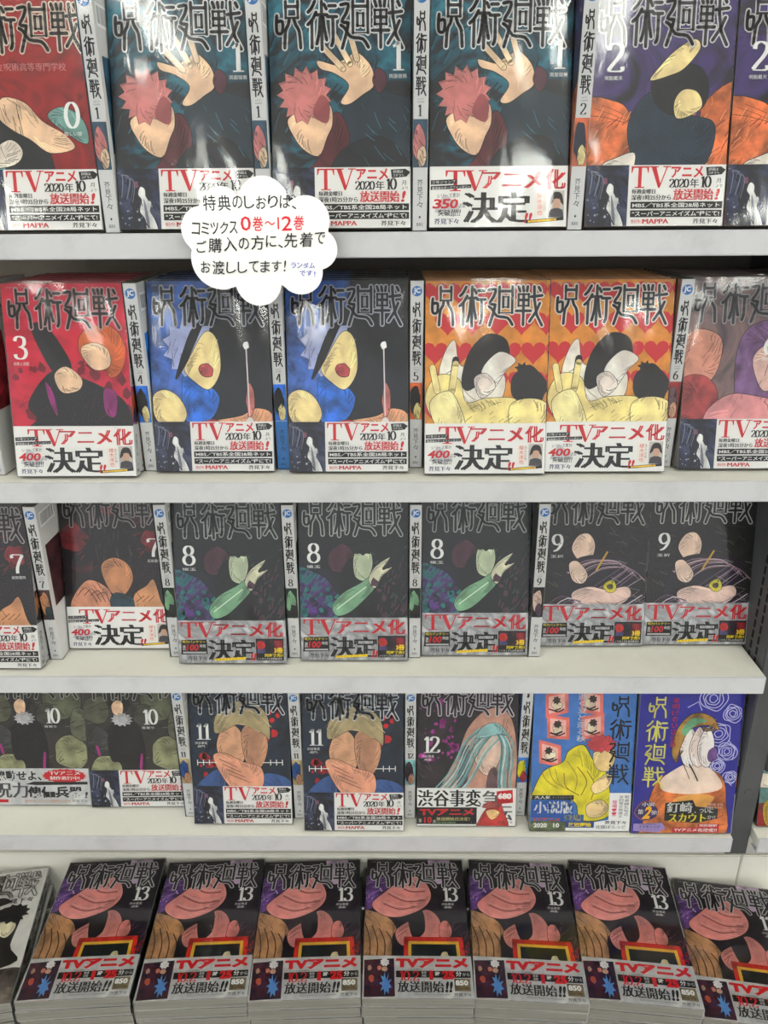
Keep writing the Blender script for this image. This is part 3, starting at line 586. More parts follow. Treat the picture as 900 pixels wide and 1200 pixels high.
def band_kettei(c, num='400', silver=False):
    c.rect(0, 0, c.w, c.h, ink((234, 233, 231)) if not silver else wash([(196, 197, 200), (150, 151, 155), (214, 214, 216)], 14, dist=5))
    r = ink(RED); k = ink((26, 24, 26)); w = ink(W)
    if not silver:
        c.serifT(13, 28, 29, 44, r); c.serifV(28, 28, 46, 44, r); c.text('アニメ化', 43, 29, 110, 44.5, r, mincho=1.8)
        c.poly([(1, 33), (22, 33.8), (22, 37.2), (1, 36.5)], k); c.text('少年ジャンプ', 2, 33.8, 21, 36.4, w, rot=.03); c.poly([(1, 29), (34, 30.4), (34, 33.2), (1, 32)], k); c.text('最高峰のダークファンタジー', 2, 29.6, 33, 32, w, rot=.04)
        c.poly([(4, 12), (12, 26), (26, 16), (20, 8)], ink((196, 196, 200)))
        c.text('シリーズ累計', 6, 23, 25, 26.4, k, rot=.04)
        x = 3
        for ch in num: c.text(ch, x, 14.5, x+7, 22, r, bold=.03, shear=.2); x += 6.8
        c.text('万部', x+1, 15, x+6, 18.5, k); c.text('突破', 7, 8.8, 17, 13.8, k, bold=.015); c.text('!!!!!', 18, 8.8, 25.5, 14, k, bold=.02, shear=.15)
        c.text('芥見下々', 4, 2.4, 24, 6.8, ink(NAVY), mincho=.3)
        c.text('決', 28, 3, 55, 27, k, mincho=2.2); c.text('定', 56, 3, 82, 27, k, mincho=2.2); c.text('!!', 78, 3, 84, 11, r, bold=.04, shear=.2)
        c.rect(86, 8, 94, 27, ink((236, 228, 222))); c.vtext('榎木淳也', 88, 8.5, 92.5, 26, ink((214, 90, 80))); c.vtext('主人公役', 93, 12, 95.5, 26, ink((150, 120, 110)))
        c.rect(97, 7, 110, 28, ink((190, 184, 178), var=.08)); c.poly(smooth([(98, 17), (100, 25), (104, 27), (108, 25), (109.5, 17), (107, 19), (104, 21), (101, 19)]), ink((40, 34, 34), var=.1)); c.poly([(97.5, 7.2), (98.5, 13), (104, 15), (109, 13), (110, 7.2)], ink((70, 66, 72), var=.1)); c.poly(smooth([(101.5, 15), (101.5, 21), (106.5, 21), (106.5, 15)]), ink((206, 168, 146)))
        c.poly([(79, 2.6), (110, 5), (110, 7.4), (79, 5)], ink((40, 36, 30))); c.poly([(81, 3.2), (104, 4.8), (104, 6.4), (81, 4.8)], ink(YEL)); c.text('重版出来コミックス大増刷', 82, 4, 103, 5.6, ink(RED), rot=.07)
    else:
        c.serifT(3, 28, 20, 45, r); c.serifV(19, 28, 39, 45, r); c.text('アニメ化', 38, 28.5, 109, 45, r, mincho=1.8)
        c.poly([(2, 9.5), (30, 10), (29.5, 26), (3, 25.5)], k); c.text('呪力バッテリー', 4, 22, 28, 25, ink(YEL), bold=.01); c.text('100', 8, 13.6, 21, 21, r, bold=.04, shear=.15); c.text('時間', 22, 17, 28, 20.6, w); c.text('読', 4, 14, 7, 20, w); c.rect(4, 10.8, 28.5, 12.6, ink((190, 190, 190)))
        c.text('芥見下々', 9, 3, 29, 7.4, k, mincho=.2)
        c.text('決', 31, 3, 56, 26, k, mincho=2.2); c.text('定', 56, 3, 80, 26, k, mincho=2.2); c.text('!!', 75, 3, 81, 11, r, bold=.04, shear=.2)
        c.poly([(37, 2.4), (70, 4), (70, 6.8), (37, 5)], ink(YEL)); c.text('キャストアンケート', 38, 3.2, 68, 5.8, ink((190, 70, 30)), rot=.04)
        c.rect(81, 3, 110, 27, k); c.rect(82.5, 11, 91, 25, ink((70, 66, 110), var=.4)); c.rect(91.5, 10, 99, 26, ink((50, 34, 44), var=.3)); c.rect(100, 12, 109, 25, ink((120, 30, 40), var=.4)); c.ell((200, 50, 44), .77, .58, .04, .1, 0)
        c.text('3冊', 100, 11, 109, 17, ink(YEL), bold=.03); c.text('同時発売!!', 90, 6.6, 109, 10.4, ink(YEL), bold=.02); c.text('ノベライズも好評発売中', 82, 3.6, 108, 6, w)
def band_400(c): band_kettei(c, '400')
def band_350(c): band_kettei(c, '350')
def band_silver(c): band_kettei(c, silver=True)
def band_puppet(c):    # volume 10 variant
    c.rect(0, 0, c.w, c.h, wash([(218, 218, 218), (196, 196, 198), (226, 226, 224)], 14)); k = ink((28, 28, 30))
    c.text('機動せよ、', 1, 31, 56, 44, k, bold=.03); pts = []
    for i in range(40):
        a = 2*pi*i/40; q = 1 if i % 2 else .88; pts.append((83+27*q*cos(a), 37.5+9*q*sin(a)))
    c.poly(pts, ink(RED)); c.text('TVアニメ', 66, 38.6, 102, 43.4, ink(W), mincho=.6); c.text('制作進行中!', 66, 32.4, 101, 37, ink(W), mincho=.5)
    c.poly([(36, 26.5), (46, 30), (110, 30), (110, 26.5), (50, 25.5)], k); c.text('呪力', 0, 9, 38, 29, ink((80, 80, 84)), mincho=1.4); c.text('傀儡兵器', 38, 9, 104, 24, k, bold=.04); c.text('!', 106, 9, 109, 17, k, shear=.2, bold=.03)
    c.rect(0, 3, 14, 7, ink(RED)); c.text('芥見下々', 90, 3.4, 108, 6.8, k); c.text('発売中コミックス最新刊大好評', 34, 3, 88, 6.6, ink((200, 130, 60)))
def band_shibuya(c):   # volume 12
    c.rect(0, 0, c.w, c.h, ink((236, 235, 233))); k = ink((22, 20, 22)); r = ink(RED)
    c.text('渋谷事変', 1, 24, 72, 45, k, mincho=1.2); c.text('、', 69, 26, 73, 31, k); c.text('急', 74, 22, 93, 44, ink((110, 108, 112)), mincho=1.0); c.text('転', 86, 7, 108, 26, ink((90, 88, 92)), mincho=1.0)
    c.rect(0, 2, 68, 23, k); c.text('TVアニメ', 3, 12.5, 65, 21.5, r, bold=.05); c.text('10', 8, 3, 17, 11, r, bold=.04); c.text('月', 18, 3, 21, 7, ink(W)); c.text('毎週金曜日', 2, 4, 5, 9, ink(W)); c.text('放送開始日決定！', 22, 6.4, 60, 10.6, ink((236, 226, 150))); c.text('MBS/TBS系全国28局', 22, 3, 44, 5.2, ink((140, 190, 120)))
    c.poly([(91, 27), (109, 29), (108, 45), (90, 43)], r); c.text('680', 91.5, 33.5, 107, 41, ink(W), bold=.06); c.text('万部突破', 93, 29.5, 106, 32, ink((90, 20, 24)))
    c.blob((196, 60, 60), [(.64,.8),(.72,.5),(.84,.42),(.88,.62),(.92,1.1),(.62,1.1)], .4); c.blob((232, 196, 140), [(.7,.62),(.78,.56),(.84,.66),(.76,.84)], .3); c.blob((186, 96, 92), [(.66,.5),(.74,.34),(.86,.42),(.78,.52)], .3)
    c.text('芥見下々', 92, 2.4, 109, 6, k)
def band_850(c):       # volume 13
    c.rect(0, 0, c.w, c.h, wash([(208, 208, 208), (186, 186, 188), (220, 220, 218)], 16)); k = ink((28, 28, 26)); r = ink((214, 34, 40)); w = ink(W)
    c.poly([(2, 1), (33, 2), (32, 44), (1, 42)], wash([(40, 30, 48), (86, 34, 48), (40, 56, 100)], 34, [.4, .54, .7])); c.burst((96, 150, 210), .21, .66, .06, .28, 9, .6, 0); c.burst((224, 222, 222), .2, .16, .045, .11, 8, .3, 0); c.ell((196, 120, 100), .15, .3, .02, .06, 0); c.ell((200, 160, 140), .06, .3, .018, .06, 0); c.ell((190, 90, 70), .08, .55, .025, .08, 0); c.ell((190, 150, 130), .2, .32, .025, .06, 0)
    c.text('TVアニメ', 34, 33, 109, 45, r, bold=.07)
    c.text('いよいよ放送開始', 36, 30.4, 60, 32.4, ink((90, 90, 60)))
    c.rect(34, 22.5, 110, 30, k); c.digits('10', 37, 19, 10.6, r, 1.7); c.rect(48.5, 19.2, 50, 20.8, r); c.digits('2', 51, 19, 10.6, r, 1.7); c.text('毎週', 60, 26.6, 65, 29.4, w); c.text('深夜', 60, 23.2, 65, 26, w)
    c.text('1', 68, 20, 72, 30.4, r, bold=.09); c.text('時', 74, 24, 79, 29.4, w, bold=.02); c.text('25', 81, 20.6, 94, 30.4, r, bold=.07); c.text('分', 95, 24, 101, 29.6, w, bold=.02); c.text('から', 102, 24.4, 109, 28, w)
    c.text('放送開始', 36, 6.5, 82, 18.6, k, mincho=.8); c.text('!!', 84, 6.5, 91, 18.6, k, bold=.04, shear=.15)
    c.rect(93, 8, 109, 21.5, ink((120, 108, 84), var=.2)); c.text('850', 94, 14, 107, 20, w, bold=.05); c.text('万部突破', 95, 9, 107, 12.6, ink((70, 50, 30)))
    c.text('芥見下々', 92, 2.4, 109, 6, k); c.text('毎日放送ほか全国28局ネットにて順次放送開始予定', 52, 3.4, 88, 5, ink((120, 120, 120)))
def band_nov1(c):
    c.w0 = c.w; k = ink((24, 24, 28)); w = ink(W)
    c.rect(0, 0, c.w, 12, ink((90, 100, 70), var=.3)); c.rect(88, 0, c.w, BH, ink((238, 238, 238))); c.rect(40, 0, c.w, 4, ink((238, 238, 238))); c.poly([(70, 3), (90, 3), (90, 14), (72, 11)], ink((238, 238, 238)))
    c.rect(1, 38.5, 48, 44, k); c.text('大人気', 4, 39.4, 22, 43.4, w, bold=.02); c.text('キャラエピソード!', 24, 40, 46, 42.6, ink((170, 170, 170)))
    c.rect(1, 16, 48, 37.5, ink((40, 96, 180))); c.rect(34, 11.5, 60, 20, ink((40, 96, 180))); c.text('小説版', 4, 21.5, 47, 36.4, w, mincho=.8); c.text('登場', 38, 12.4, 57, 20, ink((222, 216, 110)), mincho=.4)
    c.text('TVアニメ', 3, 12, 34, 16.4, ink((210, 80, 50)), bold=.04, shear=.2); c.text('2020', 4, 4, 19, 9.6, w, bold=.04); c.text('10', 26, 4, 33, 9.6, w, bold=.04); c.rect(40, 4, 72, 11.4, ink((50, 80, 150))); c.text('放送開始', 43, 5, 69, 10.4, ink(YEL), bold=.04)
    c.vtext('呪術師たちの', 105, 18, 110, 44, k); c.vtext('非日常の物語が', 99, 16, 103.5, 44, ink((90, 90, 90))); c.vtext('登場!!', 91, 18, 97, 38, ink((226, 60, 110)))
    c.text('芥見下々', 84, 8.4, 108, 12.6, k, mincho=.3); c.text('北國ばらっど', 74, 3, 108, 7, k)
def band_nov2(c):
    k = ink((28, 24, 26)); w = ink(W); r = ink((206, 34, 50))
    c.poly(smooth([(3, 30), (10, 40), (20, 40), (28, 30), (26, 20), (14, 16), (4, 22)]), ink((60, 44, 110)))
    p = smooth([(3, 29), (10, 39), (20, 39), (28, 30), (26, 20), (14, 16), (4, 22)]); c.stroke(p+[p[0]], .5, ink((220, 120, 60)), caps=False)
    c.text('小説', 10, 34, 24, 39, w, mincho=.4); c.text('第', 6, 24, 12, 30, w, mincho=.3); c.text('2', 13, 18, 21, 34, ink((246, 190, 40)), bold=.05, shear=.25); c.text('弾!!', 21, 23, 29, 29, w)
    c.poly([(36, 38), (66, 42), (70, 34), (95, 31), (95, 19), (72, 13), (36, 16)], k); c.text('釘崎', 38, 26, 66, 39, w, mincho=.6); c.text('、ついに', 69, 25.6, 90, 31.6, w, mincho=.3); c.text('スカウト', 41, 14.4, 82, 25, ink((240, 226, 50)), mincho=.9); c.text('か!?', 84, 18, 93, 23, w)
    c.text('芥見下々', 84, 35, 100, 37.6, w); c.text('北國ばらっど', 80, 31.6, 100, 34, w)
    c.rect(74, 7.5, 98, 12, r); c.text('呪術廻戦', 76, 8.2, 96, 11.6, w, bold=.02); c.rect(46, 1, 98, 7.4, r); c.text('TVアニメ化決定!!', 48, 2, 96, 6.6, w, bold=.03)
    c.poly([(2, 12), (34, 13), (38, 6), (30, 1), (2, 3)], ink((170, 150, 206))); c.text('スマホリング', 8, 6.4, 32, 10, ink((60, 50, 120)), bold=.02); c.text('呪術廻戦特製', 8, 10.6, 28, 12.2, k); c.text('プレゼント!', 8, 3.2, 30, 5.4, ink((150, 40, 120)))
def band_fan(c):
    c.rect(0, 0, c.w, 18, ink((110, 100, 92), var=.3))

# number position on cover: (x, y, h) mm ; title colours
VOL = {
 '0':  dict(art=art0, num=(88, 78, 20), light=(206, 190, 176), dark=(44, 34, 34), spine=[(150, 30, 34), (30, 30, 36), PEACH], sub='東京都立呪術高等専門学校'),
 '1':  dict(art=art1, num=(96, 119, 22), light=(206, 206, 206), dark=(34, 34, 40), spine=[(40, 70, 90), (196, 124, 122), PEACH]),
 '2':  dict(art=art2, num=(12, 116, 22), light=(190, 188, 190), dark=(40, 38, 46), spine=[(190, 100, 60), (34, 40, 60), CREAM]),
 '3':  dict(art=art3, num=(7, 108, 21), light=(176, 136, 140), dark=(34, 28, 30), spine=[(150, 40, 50), (206, 104, 52), (30, 26, 30)]),
 '4':  dict(art=art4, num=None, light=(156, 158, 170), dark=(30, 32, 44), spine=[(40, 110, 200), (26, 28, 36), CREAM]),
 '5':  dict(art=art5, num=None, light=(214, 208, 200), dark=(48, 50, 62), spine=[(200, 100, 50), (30, 28, 30), (238, 218, 150)]),
 '6':  dict(art=art6, num=(72, 106, 18), light=(140, 136, 140), dark=(60, 58, 66), spine=[(150, 60, 60), (130, 100, 110), (220, 180, 150)]),
 '7':  dict(art=art7, num=(92, 102, 21), light=(150, 140, 140), dark=(30, 28, 32), spine=[(60, 30, 34), (196, 140, 100), (34, 60, 70)]),
 '8':  dict(art=art8, num=(9, 106, 21), light=(160, 164, 162), dark=(24, 26, 28), spine=[(26, 40, 40), (128, 172, 138), (40, 40, 50)]),
 '9':  dict(art=art9, num=(10, 104, 20), light=(176, 176, 172), dark=(24, 24, 24), spine=[(28, 26, 30), (216, 190, 180), (90, 70, 90)]),
 '10': dict(art=art10, num=(66, 104, 19), light=(150, 148, 142), dark=(34, 32, 34), spine=[(60, 60, 56), (140, 142, 108), (30, 28, 30)]),
 '11': dict(art=art11, num=(6, 104, 20), light=(190, 194, 200), dark=(24, 30, 44), spine=[(176, 160, 122), (58, 92, 150), (210, 160, 130)]),
 '12': dict(art=art12, num=(6, 90, 20), light=(186, 180, 190), dark=(38, 32, 40), spine=[(128, 178, 180), (60, 44, 56), (196, 150, 132)]),
 '13': dict(art=art13, num=(86, 116, 19), light=(180, 178, 180), dark=(34, 30, 36), spine=[(40, 32, 44), (206, 130, 124), (150, 112, 78)]),
 'n1': dict(art=art_nov1, num=None, spine=[(60, 120, 190), (226, 214, 52), (206, 74, 84)]),
 'n2': dict(art=art_nov2, num=None, spine=[(44, 42, 160), (222, 116, 60), (240, 220, 206)]),
 'fan': dict(art=art_fan, num=None, light=(60, 58, 58), dark=(226, 224, 220), spine=[(200, 200, 200), (40, 40, 40), (214, 120, 112)]),
}
BW, BHT, BT = 112.0, 175.0, 12.0
BANDS = {'date': band_date, '400': band_400, '350': band_350, 'silver': band_silver, 'puppet': band_puppet, 'shibuya': band_shibuya, '850': band_850, 'nov1': band_nov1, 'nov2': band_nov2, 'fan': band_fan}

def cover_canvas(v):
    art = Canvas(BW, BHT); d = VOL[v]; d['art'](art); c = Canvas(BW, BHT)
    w = ink((236, 236, 234))
    if v == 'n1':
        c.vlogo(85, 107, 162, 27, 2.0, ink((26, 30, 44))); c.vtext('逝く夏と還る秋', 48, 108, 58, 166, ink((226, 232, 240)), mincho=.3); c.text('JUMP j BOOKS', 84, 170, 108, 172.4, ink((190, 206, 226))); return art, c
    if v == 'n2':
        c.vlogo(9, 31, 166, 28, 2.0, ink((240, 234, 120))); c.vtext('夜明けのいばら道', 35, 106, 42, 166, ink((206, 48, 90)), mincho=.3); return art, c
    c.logo(4, 107, 169.5, 34, 2.5, ink(d['dark']), ink([min(255, q+22) for q in d['light']]), 2.2)
    if v != 'fan':
        c.text('JUJUTSU KAISEN', 5, 170.6, 30, 172.2, ink((170, 168, 168)))
    if v == 'fan': c.text('芥見下々', 70, 126, 104, 133, ink(K), mincho=.4)
    if d['num']:
        x, y, h = d['num']; wide = .9 if len(v) > 1 else 1.0
        x2 = c.digits(v, x, y, h, w, h*.16, wide=wide)
        c.text({'0': '眩しい闇', '1': '両面宿儺', '2': '呪胎戴天', '3': '幼魚と逆罰', '6': '黒閃', '7': '起首雷同', '8': '懐玉', '9': '玉折', '10': '宵祭り', '11': '渋谷事変', '12': '渋谷事変', '13': '渋谷事変'}.get(v, ''), x-1, y-5.6, x+13, y-2.4, w)
        if v in ('11', '12', '13'): c.text({'11': '-開門-', '12': '-降霊-', '13': '-霹靂-'}[v], x+1, y-9.6, x+11, y-6.8, w)
    if d.get('sub'): c.text(d['sub'], 17, 121, 92, 127, ink((210, 130, 130)), mincho=.3)
    return art, c
def spine_canvas(v, foot=(226, 226, 226)):
    c = Canvas(BT-.6, BHT); d = VOL[v]; W2 = c.w; k = ink((30, 30, 32))
    c.rect(0, 0, W2, BHT, ink((222, 222, 222)))
    num = v if v[0] not in 'nf' else ''
    if num:
        blue = ink((54, 122, 190))
        c.poly([(W2/2+4.6*cos(2*pi*i/16), 166+4.6*sin(2*pi*i/16)) for i in range(16)], blue); c.text('JC', 2.6, 163, W2-2.6, 169, ink(W), bold=.05)
        c.vlogo(2, W2-2, 156, 14.6, 1.15, k)
        c.text('JUJUTSU', 3.2, 96.5, W2-3.2, 97.6, ink((110, 110, 110))); c.text('KAISEN', 3.2, 94.6, W2-3.2, 95.7, ink((110, 110, 110)))
        c.digits(num, W2/2-(2.6 if len(num) == 1 else 3.6), 85, 8.4 if len(num) == 1 else 7.4, k, 1.3, wide=.9)
    else:
        c.text('j', 4, 163, W2-4, 170, k, bold=.08); c.vlogo(2, W2-2, 158, 18, 1.2, k)
    cols = d['spine']; c.rect(0, 48, W2, 83, ink(cols[0], var=.25)); c.ell(cols[1], .4, .62, .42, .075, .3); c.ell(cols[2], .6, .68, .3, .045, .3); c.hatch((24, 22, 24), 0, .55, .9, .7, 8, 6, -1)
    c.rect(0, 0, W2, 47.6, ink(foot)); c.vtext('芥見下々', W2/2-2.4, 17, W2/2+2.4, 39, k); c.poly([(W2/2, 11.6), (W2/2+.9, 10.4), (W2/2, 9.2), (W2/2-.9, 10.4)], k); c.text('集英社', 3, 3.4, W2-3, 6.2, k)
    return c

def clamp_poly(e): return e
mm = 0.001
_cov, _band, _let, _bpr = {}, {}, {}, {}
def cover_bm(v, foot):
    bm = bmesh.new(); mats = [ink((216, 216, 214))]
    x0, x1, t, th = -BW/2, BW/2, BT, .35
    out = [(x0, 0), (x1-.8, 0), (x1-.25, .25), (x1, .8), (x1, t-.8), (x1-.25, t-.25), (x1-.8, t), (x0, t)]
    inn = [(x0, t-th), (x1-1, t-th), (x1-th, t-1), (x1-th, 1), (x1-1, th), (x0, th)]
    prof = out+inn; n = len(prof)
    lo = [bm.verts.new((x*mm, y*mm, 0)) for x, y in prof]; hi = [bm.verts.new((x*mm, y*mm, BHT*mm)) for x, y in prof]
    for i in range(n): bm.faces.new((lo[i], lo[(i+1) % n], hi[(i+1) % n], hi[i]))
    bm.faces.new(hi); bm.faces.new(lo[::-1])
    cv, lt = cover_canvas(v)
    mx = max(p[2] for p in cv.polys); k = min(1.0, .46/mx)
    cv.build(bm, mats, lambda x, y, z: ((x-BW/2)*mm, -(.02+z*k)*mm, y*mm))
    if v not in _let:
        if lt.polys:
            b2 = bmesh.new(); m2 = []; mx = max(p[2] for p in lt.polys); k2 = min(1.0, .11/mx)
            lt.build(b2, m2, lambda x, y, z: ((x-BW/2)*mm, -(.50+z*k2)*mm, y*mm)); _let[v] = to_me('title_lettering', b2, m2)
    sp = spine_canvas(v, foot)
    sp.build(bm, mats, lambda x, y, z: ((BW/2+.02+z)*mm, (x+.3)*mm, y*mm))
    # back cover: barcode block and lines of text
    b = Canvas(BW, BHT); b.rect(6, 150, 40, 166, ink((250, 250, 250))); b.up()
    for i in range(24): b.rect(8+i*1.25, 152, 8+i*1.25+RNG.choice((.4, .7)), 164, ink(K), up=False)
    b.up()
    for i in range(14): b.rect(50, 150-i*8, RNG.uniform(70, 104), 152.5-i*8, ink((120, 120, 124)), up=False)
    b.rect(8, 60, 44, 130, ink(VOL[v]['spine'][0], var=.3))
    b.build(bm, mats, lambda x, y, z: ((BW/2-x)*mm, (BT+.02+z)*mm, y*mm))
    return bm, mats
def band_bm(kind, part=False):
    bm = bmesh.new(); mats = [ink((228, 228, 226))]
    c = Canvas(BW, BH); BANDS[kind](c); mx = max(p[2] for p in c.polys); k = min(1, .16/mx)
    g = .66
    base = {'date': (228, 228, 226), '850': (204, 204, 204), 'silver': (190, 191, 194), 'nov1': (66, 124, 196), 'nov2': (150, 60, 60), 'fan': (110, 100, 92)}.get(kind, (230, 230, 228)); mats[0] = ink(base)
    if kind in ('nov1', 'nov2', 'fan'):     # printed on the lower part of the jacket itself: only the print
        c.build(bm, mats, lambda x, y, z: ((x-BW/2)*mm, -(g+z*k)*mm, y*mm)); _bpr[kind] = None; return bm, mats
    xs = [(-BW/2, -.645), (BW/2+.1, -.645), (BW/2+.35, -.2), (BW/2+.35, BT+.2), (BW/2+.1, BT+.45), (-BW/2, BT+.45)]
    lo = [bm.verts.new((x*mm, y*mm, 0)) for x, y in xs]; hi = [bm.verts.new((x*mm, y*mm, BH*mm)) for x, y in xs]
    for i in range(len(xs)-1): bm.faces.new((lo[i], lo[i+1], hi[i+1], hi[i]))
    b2 = bmesh.new(); m2 = []; c.build(b2, m2, lambda x, y, z: ((x-BW/2)*mm, -(.665+z*k)*mm, y*mm)); _bpr[kind] = to_me('band_print', b2, m2)
    s = Canvas(BT-.4, BH); s.vtext('芥見下々', s.w/2-2.4, 17, s.w/2+2.4, 39, ink(K)); s.text('集英社', 3, 3.4, s.w-3, 6.2, ink(K))
    s.build(bm, mats, lambda x, y, z: ((BW/2+.4+z)*mm, (x+.2)*mm, y*mm))
    return bm, mats
def pages_bm():
    bm = bmesh.new(); box(bm, (-BW/2+.5)*mm, (BW/2-.4)*mm, .38*mm, (BT-.38)*mm, .6*mm, (BHT-.6)*mm); return bm
def film_mesh(seed, amp):
    r = random.Random(seed); bm = bmesh.new(); nx, nz = 16, 22
    ph = [(r.uniform(.04, .13), r.uniform(.02, .08), r.uniform(0, 6.3), r.uniform(.2, 1)) for _ in range(7)]
    x0, x1, z0, z1 = -BW/2-.45, BW/2+.62, -.45, BHT+.5
    grid = []
    for j in range(nz+1):
        row = []
        for i in range(nx+1):
            u, w = i/nx, j/nz; x = x0+(x1-x0)*u; z = z0+(z1-z0)*w
            e = min(u, 1-u, w*1.5, (1-w)*1.5); f = min(1, e/.12)
            bul = (1-(2*u-1)**2)*.9*amp
            wr = sum(a*sin(p*x*2+q*z*1.5+s) for p, q, s, a in ph)*.14*amp
            y = -.85-f*min(.5, max(0, bul*.35+wr+.08))
            row.append(bm.verts.new((x*mm, y*mm, z*mm)))
        grid.append(row)
    for j in range(nz):
        for i in range(nx): bm.faces.new((grid[j][i], grid[j][i+1], grid[j+1][i+1], grid[j+1][i]))
    yb = BT+.3
    ring = grid[0]+[grid[j][nx] for j in range(1, nz+1)]+grid[nz][:nx][::-1]+[grid[j][0] for j in range(nz-1, 0, -1)]
    back = [bm.verts.new((v.co.x+r.uniform(-.05, .05)*mm, yb*mm, v.co.z)) for v in ring]
    n = len(ring)
    for i in range(n):
        f = bm.faces.new((back[i], back[(i+1) % n], ring[(i+1) % n], ring[i]))
    me = bpy.data.meshes.new('shrink_film'); bm.to_mesh(me); bm.free(); me.materials.append(FILM)
    me.polygons.foreach_set('use_smooth', [True]*len(me.polygons))
    me.set_sharp_from_angle(angle=R(40)) if hasattr(me, 'set_sharp_from_angle') else None
    return me
FILMS = [film_mesh(s, a) for s, a in ((1, 1.0), (2, 1.3), (3, .8), (4, 1.5), (5, 1.1))]
PAGES_ME = None

def part(name, me, parent):
    o = bpy.data.objects.new(name, me); COL.objects.link(o); o.parent = parent; return o
def to_me(name, bm, mats):
    me = bpy.data.meshes.new(name); bm.to_mesh(me); bm.free()
    for m in mats: me.materials.append(m)
    return me
_n = [0]
def book(v, band, label, group, foot=(226, 226, 226), cat='book', film=True, name='comic_book', front=True):
    global PAGES_ME
    root = empty(name, (0, 0, 0), label, cat, group)
    if (v, foot) not in _cov: _cov[(v, foot)] = to_me('cover', *cover_bm(v, foot))
    if band and band not in _band: _band[band] = to_me('paper_band', *band_bm(band))
    if PAGES_ME is None: PAGES_ME = to_me('pages', pages_bm(), [PAGES])
    cv = part('cover', _cov[(v, foot)], root); part('pages', PAGES_ME, root)
    if front and _let.get(v): part('title_lettering', _let[v], cv)
    if band:
        bd = part('paper_band' if band[:3] not in ('nov', 'fan') else 'cover_foot_print', _band[band], root)
        if front and _bpr.get(band): part('band_print', _bpr[band], bd)
    if film: part('shrink_film', FILMS[_n[0] % 5], root)
    _n[0] += 1
    return root

# ------------------------------------------------------------------ shelving
FRONT = 0.685; BACK = 0.885
SHZ = [CAMZ-.0285, CAMZ-.247, CAMZ-.4595, CAMZ-.673]
XL, XR = -0.80, 0.380; XL2, XR2 = 0.4085, 1.20
TH = 0.020
def shelf(x0, x1, z, label):
    bm = bmesh.new()
    box(bm, x0, x1, FRONT+.0012, BACK-.002, z-TH+.006, z, 0, .0006)          # deck
    root = empty('shelf_board', ((x0+x1)/2, FRONT, z), label, 'shelf', 'white steel shelf boards')
    o = mesh_obj('deck', bm, [WHITE_STEEL], root); o.matrix_parent_inverse = root.matrix_world.inverted()
    o.data.transform(Matrix.Translation(-root.location))
    bm = bmesh.new()
    box(bm, x0, x1, FRONT-.0012, FRONT+.0012, z-TH, z+.0003, 0, .0008); box(bm, x0, x1, FRONT+.0012, FRONT+.012, z-TH, z-TH+.0015, 0)
    o = mesh_obj('front_lip', bm, [EDGE_STEEL], root); o.data.transform(Matrix.Translation(-root.location))
    return root
names = ['top', 'second', 'third', 'lowest']
for i, z in enumerate(SHZ):
    shelf(XL, XR, z, 'white steel shelf board, %s of the four in the main bay' % names[i])
    shelf(XL2, XR2, z, 'white steel shelf board, %s one in the bay right of the dark upright' % names[i])
for o in list(COL.objects):
    if o.name.startswith('deck'): o.matrix_parent_inverse = Matrix.Identity(4)
# upright with slots between the bays
def upright(xc, label):
    root = empty('shelf_upright', (xc, FRONT+.014, 0.10), label, 'upright', 'slotted uprights')
    zt = 2.05
    bm = bmesh.new(); box(bm, -.0125, .0125, 0, .185, CAMZ-.711-.10, zt-.10, 0, .0012)
    mesh_obj('post', bm, [DARK_STEEL], root)
    bm = bmesh.new()
    z = .66
    while z < zt-.14:
        for s in (-1, 1): box(bm, s*.0126-.0003, s*.0126+.0003, .016, .0195, z, z+.009); box(bm, s*.0126-.0003, s*.0126+.0003, .030, .0335, z, z+.009)
        z += .0125
    o = mesh_obj('slots', bm, [SLOT_MAT], root); o['kind'] = 'stuff'
    bm = bmesh.new(); bmesh.ops.create_cone(bm, cap_ends=True, segments=12, radius1=.0042, radius2=.0036, depth=.0012, matrix=Matrix.Translation((0, -.0006, CAMZ-.62-.10)) @ Matrix.Rotation(R(90), 4, 'X'))
    mesh_obj('rivet', bm, [DARK_STEEL], root)
upright((XR+XL2)/2, 'dark grey slotted steel upright between the two shelf bays at right')
# back panels
def struct(name, bm, mats):
    o = mesh_obj(name, bm, mats); o['kind'] = 'structure'; return o
def panel(x0, x1, z0, z1, label):
    bm = bmesh.new(); box(bm, x0, x1, BACK, BACK+.006, z0, z1, 0, .0008)
    o = mesh_obj('back_panel', bm, [BACK_MAT]); o['label'] = label; o['category'] = 'panel'
panel(XL, (XR+XL2)/2-.0006, CAMZ-.70, 2.0, 'brown-grey back panel behind the books of the main bay')
panel((XR+XL2)/2+.0006, XR2, CAMZ-.70, 2.0, 'brown-grey back panel of the bay right of the upright')
# base: riser panels and display deck
DECK = CAMZ-.738-6*.0138
def riser(x0, x1, label):
    bm = bmesh.new(); box(bm, x0, x1, .719, .724, DECK, CAMZ-.7335, 0, .0012)
    o = mesh_obj('riser_panel', bm, [WHITE_STEEL]); o['label'] = label; o['category'] = 'panel'
SEAM = .414
riser(XL, SEAM-.0006, 'white riser panel behind the flat book stacks, under the main bay')
riser(SEAM+.0006, XR2, 'white riser panel behind the flat stacks, right of the seam')
bm = bmesh.new(); box(bm, XL, XR2, .30, .7185, DECK-.02, DECK-.0003, 0, .0015); box(bm, XL, XR2, .30, .302, .02, DECK-.02, 0)
o = mesh_obj('display_deck', bm, [WHITE_STEEL]); o['label'] = 'white display deck carrying the flat stacks of comics along the bottom'; o['category'] = 'display deck'
